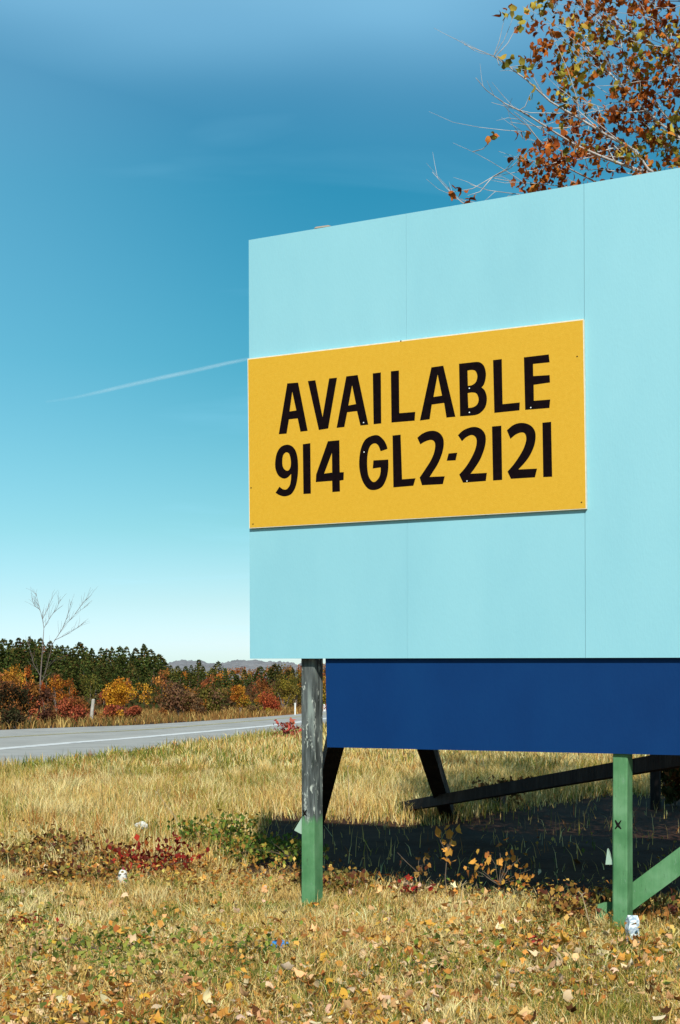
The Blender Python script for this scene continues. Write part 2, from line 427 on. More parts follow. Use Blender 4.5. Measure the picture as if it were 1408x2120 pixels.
# ------------------------------------------------------------------ road
mb = MB()
n = len(near_s)
for i in range(n - 1):
    a, b, c, d = near_s[i], near_s[i + 1], far_s[i + 1], far_s[i]
    mb.add([(a.x, a.y, 0.03), (b.x, b.y, 0.03), (c.x, c.y, 0.03), (d.x, d.y, 0.03)], [(0, 1, 2, 3)])
    mb.add([(a.x, a.y, 0.03), (b.x, b.y, 0.03), (b.x + 0.25, b.y, -0.05), (a.x + 0.25, a.y, -0.05)], [(3, 2, 1, 0)])
    mb.add([(d.x, d.y, 0.03), (c.x, c.y, 0.03), (c.x - 0.25, c.y, -0.05), (d.x - 0.25, d.y, -0.05)], [(0, 1, 2, 3)])
tag(mb.obj('road', M_asphalt), kind='structure')

def strip(line, w, off=0.0, z=0.036):
    mb = MB()
    L_, R_ = [], []
    for i, p in enumerate(line):
        d = (line[min(i + 1, len(line) - 1)] - line[max(i - 1, 0)]).normalized()
        q = Vector((-d.y, d.x))
        L_.append(p + q * (off + w / 2)); R_.append(p + q * (off - w / 2))
    for i in range(len(line) - 1):
        a, b, c, d = R_[i], R_[i + 1], L_[i + 1], L_[i]
        mb.add([(a.x, a.y, z), (b.x, b.y, z), (c.x, c.y, z), (d.x, d.y, z)], [(0, 1, 2, 3)])
    return mb
tag(strip(white_s, 0.55).obj('road_edge_line', M_white_line), kind='structure')
m2 = strip(yellow_s, 0.12, 0.13); m2.v += []; m3 = strip(yellow_s, 0.12, -0.13)
m2.add(m3.v, m3.f)
tag(m2.obj('road_centre_line', M_yellow_line), kind='structure')

# ------------------------------------------------------------------ billboard
TH = math.atan(F / 5697.0)
U = Vector((math.cos(TH), -math.sin(TH), 0))
NN = Vector((-math.sin(TH), -math.cos(TH), 0))         # towards the viewer
PB = Vector(((636 - CX) / F * 10.15, 10.15, 0)) + NN * 0.07   # a point of the panel's front face
def bp_(px, py, off=0.0):
    """point of the plane 'off' metres in front of the panel face, seen at a pixel"""
    r = ray(px, py); p0 = PB + NN * off; o = Vector((0, 0, CH))
    t = (p0 - o).dot(NN) / r.dot(NN)
    return o + r * t
def s_of(p): return (p - PB).dot(U)
def bs(s, z, off=0.0):
    p = PB + U * s + NN * off
    return Vector((p.x, p.y, z))

bill = empty('billboard', (PB.x, PB.y, 0), 'big pale blue roadside billboard with navy skirt on green posts', 'billboard')
def bpart(mb, name, m, parent=None, smooth=False, label=None):
    par = parent or bill
    org = Vector((PB.x, PB.y, 0))
    mb.v = [tuple(Vector(v) - org) for v in mb.v]
    o = link(name, mb.mesh(name, smooth), m, par)
    if label: o['label'] = label
    return o

pTL, pTR = bp_(515, 497), bp_(1408, 347)
pBL, pBR = bp_(517.5, 1363.5), bp_(1408, 1361.5)
sL = s_of(pTL); s1 = s_of(bp_(841, 700)); s2 = s_of(bp_(1209, 700)); sR = s_of(pTR)
sBL = s_of(pBL)
ztop = lambda s: pTL.z + (pTR.z - pTL.z) * (s - sL) / (sR - sL)
zbot = lambda s: pBL.z + (pBR.z - pBL.z) * (s - sL) / (sR - sL)
pw = (s2 - sL) / 2
edges = [sL, s1, s2] + [s2 + pw * k for k in (1, 2, 3)]
gaps = [0.0, 0.0005, 0.0011, 0.0008, 0.0008, 0.0]
lean = lambda z: (sBL - sL) * (pTL.z - z) / (pTL.z - pBL.z)
for i in range(len(edges) - 1):
    a = edges[i] + gaps[i]; b = edges[i + 1] - gaps[i + 1]
    mb = MB()
    def loop(off):
        return [bs(a + lean(zbot(a)), zbot(a), off), bs(b + lean(zbot(b)), zbot(b), off), bs(b, ztop(b), off), bs(a, ztop(a), off)]
    mb.hexa(loop(0.0), loop(-0.02))
    bpart(mb, 'panel', M_pale_blue)
# backing sheet behind the panels
mb = MB(); a = edges[0] + 0.02; b = edges[-1] - 0.02
mb.hexa([bs(a, zbot(a) + .02, -0.022), bs(b, zbot(b) + .02, -0.022), bs(b, ztop(b) - .02, -0.022), bs(a, ztop(a) - .02, -0.022)],
        [bs(a, zbot(a) + .02, -0.032), bs(b, zbot(b) + .02, -0.032), bs(b, ztop(b) - .02, -0.032), bs(a, ztop(a) - .02, -0.032)])
bpart(mb, 'backing_sheet', M_ply)
# horizontal rails between backing and posts
for z in (2.05, 2.9, 3.75, 4.6):
    mb = MB()
    mb.hexa([bs(a + .1, z, -0.034), bs(b, z, -0.034), bs(b, z + .09, -0.034), bs(a + .1, z + .09, -0.034)],
            [bs(a + .1, z, -0.068), bs(b, z, -0.068), bs(b, z + .09, -0.068), bs(a + .1, z + .09, -0.068)])
    bpart(mb, 'rail', M_ply)
# navy skirt
q = [bp_(677, 1547, -0.04), bp_(1408, 1563.5, -0.04), bp_(1408, 1340, -0.04), bp_(673.5, 1340, -0.04)]
sa0, sa1 = s_of(q[0]), s_of(q[1]); slope = (q[1].z - q[0].z) / (sa1 - sa0)
sE = edges[-1]; zE = q[0].z + slope * (sE - sa0)
ztopa = q[3].z
fr = [bs(sa0, q[0].z, -0.04), bs(sE, zE, -0.04), bs(sE, ztopa, -0.04), bs(s_of(q[3]), ztopa, -0.04)]
bk = [v - NN * 0.018 for v in fr]
bpart(MB().hexa(fr, bk), 'skirt', M_navy)

# posts
PW = 0.142
def post(pxl, pxe, m, zt, label, base_z=-0.3):
    s0 = s_of(bp_(pxl, 1800, -0.07)); s1_ = s_of(bp_(pxe, 1800, -0.07)); 
    mb = MB()
    rings = []
    nseg = 14
    for k in range(nseg + 1):
        z = base_z + (zt - base_z) * k / nseg
        j = lambda: random.uniform(-0.002, 0.002)
        cw = 0.008
        ring2 = [(s0, -0.07 - cw), (s0 + cw, -0.07), (s1_ - cw, -0.07), (s1_, -0.07 - cw), (s1_, -0.07 - PW + cw), (s1_ - cw, -0.07 - PW), (s0 + cw, -0.07 - PW), (s0, -0.07 - PW + cw)]
        rings.append([bs(a_ + j(), z, o_ + j()) for a_, o_ in ring2])
    vs_ = [v for r in rings for v in r]; nn = 8; fs_ = []
    for i in range(nseg):
        for k in range(nn):
            k2 = (k + 1) % nn
            fs_.append((i * nn + k, i * nn + k2, (i + 1) * nn + k2, (i + 1) * nn + k))
    fs_.append(tuple(range(nn - 1, -1, -1))); fs_.append(tuple(nseg * nn + k for k in range(nn)))
    mb.add(vs_, fs_)
    return bpart(mb, 'post', m, label=label), s0, s1_
post1, p1a, p1b = post(623.3, 650.5, M_post_worn, 4.6, 'post with bare grey wood above green paint')
post2, p2a, p2b = post(1268, 1298.5, M_post_green, 4.6, 'post painted green all the way down')
dsp = p2a - p1a
post3 = post(0, 0, M_post_green, 4.6, None) if False else None
# third post further right, out of the frame
mb = MB(); s0 = p2a + dsp
mb.hexa([bs(s0, -.3, -.07), bs(s0 + PW, -.3, -.07), bs(s0 + PW, 4.6, -.07), bs(s0, 4.6, -.07)], [bs(s0, -.3, -.07 - PW), bs(s0 + PW, -.3, -.07 - PW), bs(s0 + PW, 4.6, -.07 - PW), bs(s0, 4.6, -.07 - PW)])
bpart(mb, 'post', M_post_green)

# crossed burn marks on the posts
def xmark(px, py, r, parent):
    mb = MB()
    for dx1, dy1 in ((1, 1), (1, -1)):
        c = bp_(px, py, -0.0685)
        a_ = c + U * r * dx1 * 0.7 + Vector((0, 0, r * dy1)); b_ = c - U * r * dx1 * 0.7 - Vector((0, 0, r * dy1))
        mid = c + U * random.uniform(-.004, .004)
        mb.tube([a_, mid, b_], [0.003, 0.008, 0.004], 5)
    bpart(mb, 'burn_mark', M_mark)
xmark(1280, 1707, 0.028, post2)
xmark(631, 1683, 0.022, post1)

# green diagonal brace right of the second post, and the stub left of it
def beam(p, q, w, t, off, name, m, label=None, parent=None):
    """flat timber between two points, w high in the board plane, t thick"""
    d = (q - p).normalized()
    up = NN.cross(d).normalized()
    mb = MB()
    f = [p - up * w / 2, q - up * w / 2, q + up * w / 2, p + up * w / 2]
    mb.hexa(f, [v - NN * t for v in f])
    return bpart(mb, name, m, label=label)
beam(bp_(1296, 1866, -0.215), bp_(1700, 1566, -0.215), 0.145, 0.05, 0, 'brace', M_post_green, 'green diagonal brace')
mb = MB()
f = [bp_(1232, 1904, -0.20), bp_(1249, 1909, -0.20), bp_(1251, 1868, -0.20), bp_(1238, 1872, -0.20)]
mb.hexa(f, [v - NN * 0.10 + U * 0.10 for v in f]); bpart(mb, 'brace_stub', M_post_green)

# pale triangular brackets on the left sides of the posts
def bracket(pts):
    mb = MB(); f = [bp_(x, y, -0.10) for x, y in pts]
    mb.hexa(f, [v - NN * 0.03 for v in f]); bpart(mb, 'bracket', mat('pale_green_tin', (0.34, 0.47, 0.37), 0.5, 0.4))
bracket([(1253.5, 1790), (1270, 1790), (1257.5, 1757)])
bracket([(609, 1719), (626, 1728), (626, 1690)])

# dark raker legs behind the board
def raker(foot, top, w, label=None):
    d = (top - foot).normalized(); side = d.cross(Vector((0, 0, 1))).normalized(); up = side.cross(d).normalized()
    mb = MB()
    f = [foot - side * w / 2 - up * w / 2, foot + side * w / 2 - up * w / 2, foot + side * w / 2 + up * w / 2, foot - side * w / 2 + up * w / 2]
    mb.hexa(f, [v + (top - foot) for v in f])
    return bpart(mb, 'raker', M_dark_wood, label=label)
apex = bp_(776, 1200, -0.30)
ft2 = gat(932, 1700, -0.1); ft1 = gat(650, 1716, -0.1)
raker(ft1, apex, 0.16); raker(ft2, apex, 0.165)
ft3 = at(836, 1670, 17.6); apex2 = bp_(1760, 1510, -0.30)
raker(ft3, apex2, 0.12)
# upright and stake at the feet
mb = MB()
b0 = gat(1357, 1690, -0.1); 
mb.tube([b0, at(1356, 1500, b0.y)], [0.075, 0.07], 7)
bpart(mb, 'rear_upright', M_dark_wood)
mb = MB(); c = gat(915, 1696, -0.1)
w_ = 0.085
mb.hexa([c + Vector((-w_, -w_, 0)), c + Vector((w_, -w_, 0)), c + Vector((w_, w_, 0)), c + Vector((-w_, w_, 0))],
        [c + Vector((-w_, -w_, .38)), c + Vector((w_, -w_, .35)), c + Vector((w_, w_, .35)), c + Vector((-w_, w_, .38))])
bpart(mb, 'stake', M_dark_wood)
# small pale cleat on the top edge
mb = MB(); f = [bp_(650, 473, -0.03), bp_(686, 468, -0.03), bp_(680, 466, -0.03), bp_(654, 469.5, -0.03)]
mb.hexa(f, [v - NN * 0.06 for v in f]); bpart(mb, 'cleat', mat('pale_wood', (0.4, 0.33, 0.26), 0.8))

# ------------------------------------------------------------------ the yellow sign
SF = 0.028
corners = [(516, 1094), (1214, 1053.5), (1208, 660), (512.5, 742.5)]
cf = [bp_(x, y, SF) for x, y in corners]
sgn = empty('sign', tuple(cf[0]), 'yellow board with black lettering AVAILABLE fixed to the pale blue billboard', 'sign')
def spart(mb, name, m, label=None):
    mb.v = [tuple(Vector(v) - cf[0]) for v in mb.v]
    o = link(name, mb.mesh(name), m, sgn)
    if label: o['label'] = label
    return o
cen = sum(cf, Vector()) / 4
spart(MB().hexa(cf, [v - NN * 0.025 for v in cf]), 'board', M_edge)
inn = [v + (U * (0.006 if i in (0, 3) else -0.004)) + Vector((0, 0, 0.004 if i < 2 else -0.008)) for i, v in enumerate(cf)]
spart(MB().hexa([v + NN * 0.0012 for v in inn], [v + NN * 0.0004 for v in inn]), 'face', M_yellow)

def S(*p): return [tuple(q) for q in p]
def region(ox, oy, pts): return [(ox + p[0] / 4.542, oy + p[1] / 4.542, (len(p) > 2)) for p in pts]
A_ = (560, 740); B_ = (850, 720)
s = 's'
line1 = [
 (A_, [[(78,722),(158,244),(260,236),(350,690),(282,698),(256,573),(174,582),(152,716)], [(205,322),(243,498),(180,508)]]),
 (A_, [[(352,222),(422,214),(490,560),(552,198),(626,190),(543,668),(455,682)]]),
 (A_, [[(622,662),(713,178),(820,165),(920,632),(846,640),(814,504),(722,515),(695,654)], [(768,262),(804,438),(733,452)]]),
 (A_, [[(962,150),(1038,141),(1042,620),(970,628)]]),
 (A_, [[(1132,130),(1208,122),(1212,524),(1362,512),(1356,594),(1138,612)]]),
 (B_, [[(88,684),(196,184),(308,168),(422,648),(338,656),(316,518),(200,534),(180,672)], [(255,252),(296,450),(216,462)]]),
 (B_, [[(456,150),(600,134),(650,136,s),(690,170,s),(708,230,s),(706,290,s),(690,345,s),(668,372),(700,405,s),(718,470,s),(708,545,s),(670,600,s),(610,632,s),(466,644)],
       [(536,214),(575,208,s),(610,218,s),(628,265,s),(615,320,s),(580,350,s),(540,358)], [(538,426),(580,420,s),(620,430,s),(640,480,s),(628,530,s),(590,558,s),(544,566)]]),
 (B_, [[(776,116),(858,106),(866,530),(1028,514),(1024,588),(788,612)]]),
 (B_, [[(1066,90),(1300,62),(1308,136),(1152,152),(1154,266),(1308,256),(1312,326),(1158,348),(1160,498),(1314,486),(1306,566),(1078,584)]]),
]
two = lambda pts: [pts]
line2 = [
 (A_, [[(48,1272),(85,1215),(115,1238,s),(150,1240,s),(180,1205,s),(192,1150,s),(194,1095),(160,1130,s),(120,1138,s),(75,1110,s),(48,1050,s),(45,975,s),(62,895,s),(100,840,s),(160,820,s),(215,845,s),(248,910,s),(260,1010,s),(256,1120,s),(235,1220,s),(195,1285,s),(135,1306,s),(85,1295,s)],
       [(112,990,s),(118,925,s),(145,893,s),(175,905,s),(190,960,s),(190,1020,s),(172,1060,s),(145,1062,s),(120,1035,s)]]),
 (A_, [[(304,816),(375,806),(380,1280),(310,1284)]]),
 (A_, [[(540,788),(648,778),(652,1080),(690,1078),(688,1152),(652,1158),(654,1260),(582,1266),(580,1160),(426,1172),(430,1100)], [(578,898),(580,1082),(505,1092)]]),
 (A_, [[(1100,860),(1036,882),(1015,830,s),(985,808,s),(945,825,s),(920,880,s),(910,960,s),(912,1050,s),(925,1120,s),(955,1165,s),(985,1168,s),(1020,1130,s),(1035,1080,s),(1036,1034),(962,1044),(968,968),(1108,960),(1108,1050,s),(1090,1140,s),(1050,1215,s),(985,1246,s),(920,1235,s),(870,1170,s),(842,1080,s),(834,980,s),(850,860,s),(890,775,s),(950,738,s),(1010,732,s),(1060,770,s),(1090,820,s)]]),
 (A_, [[(1148,734),(1224,726),(1238,1146),(1364,1136),(1344,1206),(1156,1222)]]),
 (B_, [[(64,846),(110,808,s),(170,784,s),(230,782,s),(280,808,s),(308,855,s),(312,920,s),(295,1000,s),(258,1090,s),(215,1160,s),(180,1214),(322,1208),(304,1282),(108,1292),(86,1220),(140,1140,s),(190,1060,s),(220,990,s),(232,920,s),(222,880,s),(190,866,s),(140,880,s),(92,908)]]),
 (B_, [[(358,994),(440,986),(424,1058),(340,1062)]]),
 (B_, [[(446,822),(490,780,s),(550,752,s),(610,744,s),(665,765,s),(700,810,s),(708,870,s),(694,950,s),(655,1050,s),(605,1130,s),(565,1184),(718,1176),(708,1252),(494,1268),(458,1192),(520,1120,s),(575,1030,s),(610,950,s),(622,880,s),(610,838,s),(575,820,s),(525,840,s),(484,878)]]),
 (B_, [[(766,740),(854,732),(862,1242),(776,1248)]]),
 (B_, [[(906,776),(960,730,s),(1020,708,s),(1080,710,s),(1135,735,s),(1170,785,s),(1176,850,s),(1160,930,s),(1118,1020,s),(1065,1090,s),(1014,1144),(1190,1136),(1170,1218),(944,1232),(912,1164),(975,1090,s),(1035,1000,s),(1070,930,s),(1088,860,s),(1078,810,s),(1045,796,s),(990,815,s),(940,856)]]),
 (B_, [[(1240,704),(1322,696),(1332,1212),(1248,1216)]]),
]
def smooth_outline(pts):
    n = len(pts); out = []
    for i in range(n):
        p1 = pts[i]; p2 = pts[(i + 1) % n]
        out.append((p1[0], p1[1]))
        if p1[2] or p2[2]:
            p0 = pts[i - 1] if p1[2] else p1
            p3 = pts[(i + 2) % n] if p2[2] else p2
            for k in range(1, 5):
                t = k / 5
                out.append(tuple(0.5 * ((2 * p1[c]) + (p2[c] - p0[c]) * t + (2 * p0[c] - 5 * p1[c] + 4 * p2[c] - p3[c]) * t * t + (3 * p1[c] - p0[c] - 3 * p2[c] + p3[c]) * t ** 3) for c in (0, 1)))
    return out
def letters(glyphs, label):
    mb = MB()
    for (ox, oy), loops in glyphs:
        polys = [smooth_outline(region(ox, oy, lp)) for lp in loops]
        flat = [p for lp in polys for p in lp]
        tris = geometry.tessellate_polygon([[Vector((x, y, 0)) for x, y in lp] for lp in polys])
        mb.add([bp_(x, y, SF + 0.0022) for x, y in flat], [tuple(t) for t in tris])
    spart(mb, 'lettering', M_letter, label)
letters(line1, 'black word AVAILABLE')
letters(line2, 'black phone number 914 GL2-2121')
for px, py in ((972, 804), (972, 854), (1099, 844), (967, 996), (754, 936), (753, 875)):
    mb = MB(); c = bp_(px, py, SF + 0.001)
    mb.tube([c, c + NN * 0.003], [0.0055, 0.004], 8); spart(mb, 'nail', M_nail)
for px, py in ((1195, 738), (1204, 1040), (524, 1085), (830, 706), (520, 1010)):
    mb = MB(); c = bp_(px, py, SF + 0.001)
    mb.tube([c, c + NN * 0.003], [0.005, 0.004], 8); spart(mb, 'nail', M_mark)

# ------------------------------------------------------------------ leaf clouds
LEAF_T = []   # outline templates (x along the leaf, y across), fans from the middle
def lobed(k, seed):
    r = random.Random(seed); pts = []
    n_ = 10
    for i in range(n_):
        a_ = 2 * math.pi * i / n_
        rad = 0.5 * (1.0 if i % 2 == 0 else r.uniform(0.55, 0.9)) * r.uniform(0.75, 1.1)
        pts.append((math.cos(a_) * rad, math.sin(a_) * rad * 0.68))
    return pts
TEMPL = np.array([[[0, 0]] + lobed(5, q) for q in range(6)])       # (6, 11, 2)

def rand_rot(n, tilt=None):
    """n random rotation matrices; with tilt: spread (radians) of the normal about up"""
    yaw = rng.uniform(0, 2 * np.pi, n)
    if tilt is None:
        u = rng.uniform(-1, 1, n); th = np.arccos(u)
    else:
        th = np.abs(rng.normal(0, tilt, n))
    ph = rng.uniform(0, 2 * np.pi, n)
    nrm = np.stack([np.sin(th) * np.cos(ph), np.sin(th) * np.sin(ph), np.cos(th)], 1)
    ref = np.stack([np.cos(yaw), np.sin(yaw), np.full(n, 0.13)], 1)
    t1 = np.cross(nrm, ref); t1 /= np.linalg.norm(t1, axis=1, keepdims=True) + 1e-9
    t2 = np.cross(nrm, t1)
    return t1, t2, nrm

def leaves_mesh(name, pos, size, cols, tilt=None, curl=0.35, lobes=True):
    n_ = len(pos)
    t1, t2, nr = rand_rot(n_, tilt)
    if lobes:
        T = TEMPL[rng.integers(0, len(TEMPL), n_)]          # n,11,2
        r2 = (T ** 2).sum(2)
        cz = rng.uniform(-curl, curl * 1.3, n_)[:, None] * r2 * 3.0 + rng.uniform(-.35, .35, n_)[:, None] * T[:, :, 0] * T[:, :, 1] * 3
        V = pos[:, None, :] + size[:, None, None] * (T[:, :, :1] * t1[:, None] + T[:, :, 1:] * t2[:, None] + cz[:, :, None] * nr[:, None])
        K = 11
        base = (np.arange(n_) * K)[:, None, None]
        tri = np.array([[0, i, i % 10 + 1] for i in range(1, 11)])
        F_ = (base + tri[None]).reshape(-1, 3)
        counts = np.full(len(F_), 3)
    else:
        T = np.array([[-0.5, 0], [0.05, -0.36], [0.5, 0], [-0.05, 0.36]])
        fold = np.array([0, 1.0, 0, 1.0]) * 0.16
        V = pos[:, None, :] + size[:, None, None] * (T[None, :, :1] * t1[:, None] + T[None, :, 1:] * t2[:, None] + fold[None, :, None] * nr[:, None])
        K = 4
        F_ = np.arange(n_ * 4).reshape(-1, 4); counts = np.full(n_, 4)
    cc = np.repeat(cols, K, axis=0)
    return np_mesh(name, V.reshape(-1, 3), F_, counts, cc)

def pick(palette, weights, n_, jit=0.18):
    p = np.array(palette); w = np.array(weights, dtype=float); w /= w.sum()
    c = p[rng.choice(len(p), n_, p=w)]
    return np.clip(c * (1 + rng.normal(0, jit, (n_, 1))) * (1 + rng.normal(0, jit * 0.3, (n_, 3))), 0.003, 0.95)

# ------------------------------------------------------------------ grass
def blades(name, x, y, h, w, lean_amt, cols, bend=0.5):
    n_ = len(x)
    z = gz(x, y) - 0.01
    az = rng.uniform(0, 2 * np.pi, n_); fa = rng.uniform(0, 2 * np.pi, n_)
    ld = np.stack([np.cos(az), np.sin(az)], 1) * (lean_amt * h)[:, None]
    wd = np.stack([np.cos(fa), np.sin(fa)], 1) * (w / 2)[:, None]
    V = np.zeros((n_, 5, 3))
    V[:, 0, :2] = np.stack([x, y], 1) - wd; V[:, 1, :2] = np.stack([x, y], 1) + wd
    V[:, 2, :2] = np.stack([x, y], 1) + ld * 0.35 + wd * 0.75; V[:, 3, :2] = np.stack([x, y], 1) + ld * 0.35 - wd * 0.75
    V[:, 4, :2] = np.stack([x, y], 1) + ld
    V[:, 0:2, 2] = z[:, None]; V[:, 2:4, 2] = (z + h * 0.6)[:, None]; V[:, 4, 2] = z + h * np.sqrt(np.clip(1 - lean_amt ** 2 * 0.45, 0.1, 1))
    base = (np.arange(n_) * 5)[:, None]
    q_ = base + np.array([[0, 1, 2, 3]]); t_ = base + np.array([[3, 2, 4]])
    loops = np.concatenate([q_, t_], 1).ravel()
    counts = np.tile([4, 3], n_)
    return np_mesh(name, V.reshape(-1, 3), loops, counts, np.repeat(cols, 5, axis=0))

STRAW = np.array([0.76, 0.51, 0.17]); PALE = np.array([0.88, 0.69, 0.33]); OLIVE = np.array([0.34, 0.29, 0.055]); GREEN = np.array([0.12, 0.18, 0.035]); BROWN = np.array([0.42, 0.18, 0.05])
def grass_cols(x, y, near_zone):
    n_ = len(x)
    g1 = fbm(x * 0.55 + 3, y * 0.4, 21); g2 = fbm(x * 2.3, y * 1.7, 33); r = rng.random(n_)
    gr = sstep(0.46, 0.66, g1 * 0.6 + g2 * 0.4)                     # greener patches
    if near_zone: pg = 0.12 + 0.55 * gr
    else: pg = 0.15 + 0.55 * gr
    # greener strip along the road's edge
    pg = np.clip(pg + 0.45 * (1 - sstep(0.5, 3.0, x - near_x(y))), 0, 0.85)
    c = np.where((r < pg)[:, None], np.where((rng.random(n_) < 0.55)[:, None], OLIVE, GREEN), np.where((rng.random(n_) < 0.35)[:, None], PALE, STRAW))
    br = (rng.random(n_) < 0.10)[:, None]
    c = np.where(br, BROWN, c)
    return np.clip(c * (1 + rng.normal(0, 0.2, (n_, 1))), 0.01, 0.9)

def field(n_, y0, y1, ml, mr, power=1.0):
    y = y0 + (y1 - y0) * rng.random(n_) ** power
    half = 0.2428 * y
    x = -half - ml + (2 * half + ml + mr) * rng.random(n_)
    return x, y
def shade_mask(x, y):
    """how far a spot lies in the shadow area behind the board, stripped of growth to deepen the shade"""
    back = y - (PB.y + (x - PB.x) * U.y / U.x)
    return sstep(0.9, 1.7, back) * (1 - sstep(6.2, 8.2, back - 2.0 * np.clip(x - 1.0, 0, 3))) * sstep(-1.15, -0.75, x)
def scatter_grass(name, n_, y0, y1, ml, mr, h0, h1, w0, w1, near_zone, power=1.0):
    x, y = field(n_, y0, y1, ml, mr, power)
    keep = x > near_x(y) + 0.15 + 0.5 * rng.random(n_)
    dens = fbm(x * 1.4, y * 1.4, 77)
    # grass thinned over the shadow area so bare dark soil deepens the shade
    under = shade_mask(x, y)
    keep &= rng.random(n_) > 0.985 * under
    x, y = x[keep], y[keep]; m_ = len(x)
    hh = (h0 + (h1 - h0) * rng.random(m_) ** 1.6) * (0.55 + 0.9 * fbm(x * 0.8, y * 0.8, 55))
    ww = w0 + (w1 - w0) * rng.random(m_)
    le = np.clip(np.abs(rng.normal(0.45 if not near_zone else 0.75, 0.35, m_)), 0.05, 1.3)
    o = link('grass', blades('grass', x, y, hh, ww, le, grass_cols(x, y, near_zone)), M_grass)
    tag(o, name, 'grass', kind='stuff')
scatter_grass('short straw coloured grass in the foreground', 330000, 5.4, 12.5, 2.2, 2.2, 0.04, 0.13, 0.003, 0.007, True, 1.15)
scatter_grass('taller dry grass between the billboard and the road', 230000, 12.0, 26, 2.5, 3.5, 0.07, 0.26, 0.004, 0.010, False)
scatter_grass('dry verge grass further along the road', 110000, 26, 75, 1.0, 4.0, 0.12, 0.32, 0.012, 0.03, False, 1.3)

def tussocks(lab, n_, y0, y1, nb, h0, h1, w_, sp):
    cx_, cy_ = field(n_, y0, y1, 2.0, 2.0, 1.1)
    ok = (cx_ > near_x(cy_) + .6) & (shade_mask(cx_, cy_) < .3)
    cx_, cy_ = cx_[ok], cy_[ok]; n_ = len(cx_)
    th = rng.random(n_)
    base = np.where((th < .45)[:, None], PALE * .95, np.where((th < .72)[:, None], STRAW * .9, np.where((th < .9)[:, None], OLIVE, BROWN)))
    hh = rng.uniform(h0, h1, n_); k = np.repeat(np.arange(n_), nb); m_ = len(k)
    r_ = np.abs(rng.normal(0, sp, m_)) * (.6 + 1.6 * th[k]); a_ = rng.uniform(0, 6.283, m_)
    x = cx_[k] + np.cos(a_) * r_ * 1.5; y = cy_[k] + np.sin(a_) * r_
    h = hh[k] * rng.uniform(.5, 1.15, m_); le = np.clip(rng.normal(.55, .35, m_), .05, 1.25)
    cc = np.clip(base[k] * (1 + rng.normal(0, .2, (m_, 1))), .01, .92)
    tag(link('grass', blades('grass', x, y, h, rng.uniform(w_ * .6, w_ * 1.3, m_), le, cc), M_grass), lab, 'grass', kind='stuff')
tussocks('matted tufts of pale and olive grass in the foreground', 420, 5.6, 12.5, 110, .07, .18, .0055, .06)
tussocks('taller tufts of dry grass between the billboard and the road', 420, 12.0, 30.0, 90, .16, .40, .009, .11)

# ------------------------------------------------------------------ leaf litter
LIT = [(0.80, 0.58, 0.36), (0.72, 0.42, 0.20), (0.60, 0.27, 0.06), (0.36, 0.14, 0.04), (0.62, 0.35, 0.05), (0.12, 0.05, 0.02)]
def litter(n_, y0, y1, ml, mr, z0, z1, wts, sz):
    x, y = field(n_, y0, y1, ml, mr, 1.2)
    dn = fbm(x * 0.9 + 5, y * 0.9, 91)
    keep = rng.random(n_) < sstep(0.30, 0.62, dn) * (1 - 0.75 * sstep(8.3, 10.5, y)) * (0.8 + 0.2 * sstep(-2.5, 1.5, x)) * (1 + .5 * sstep(8.0, 6.0, y)) + 0.06
    keep &= rng.random(n_) > 0.9 * shade_mask(x, y)
    x, y = x[keep], y[keep]; m_ = len(x)
    return np.stack([x, y, gz(x, y) + z0 + (z1 - z0) * rng.random(m_) ** 1.5], 1), sz[0] + (sz[1] - sz[0]) * rng.random(m_) ** 2.2, pick(LIT, wts, m_)
p_, s_, c_ = litter(33000, 5.5, 13.5, 1.6, 1.6, 0.015, 0.10, [5, 7, 5, 3, 2.4, 1.2], (0.014, 0.098))
tag(link('leaf_litter', leaves_mesh('leaf_litter', p_, s_, c_, tilt=0.8, curl=0.8), M_litter), 'fallen tan and orange leaves scattered through the grass', 'fallen leaves', kind='stuff')

x, y = field(30000, 6.0, 15.0, 1.6, 1.6, 1.0)
pn = fbm(x * 0.75 + 11, y * 0.6 + 4, 61) * .6 + fbm(x * 2.6, y * 2.2, 62) * .4
band = np.exp(-((y - 11.8 - .25 * x) / 1.3) ** 2) * sstep(.9, -.6, x) * .16
kp = (rng.random(len(x)) < sstep(.54, .74, pn + band)) & (rng.random(len(x)) > .9 * shade_mask(x, y))
x, y = x[kp], y[kp]; tn = fbm(x * 1.1 + 40, y * .9, 66)
zt = .03 + .16 * rng.random(len(x)) * (.5 + fbm(x * 1.7, y * 1.7, 68))
cg = pick([(.17, .22, .04), (.32, .31, .07), (.11, .15, .035)], [2, 3, 1], len(x)); co = pick([(.60, .31, .07), (.46, .19, .045), (.34, .12, .035), (.62, .44, .12)], [3, 2, 1, 3], len(x))
cc = np.where((tn + rng.normal(0, .12, len(x)) > .58)[:, None], cg, co)
tag(link('ground_cover', leaves_mesh('ground_cover', np.stack([x, y, gz(x, y) + zt], 1), rng.uniform(.02, .055, len(x)), cc, .8, .4, False), M_litter), 'low leafy ground cover in green, orange and rust through the grass', 'ground cover', kind='stuff')

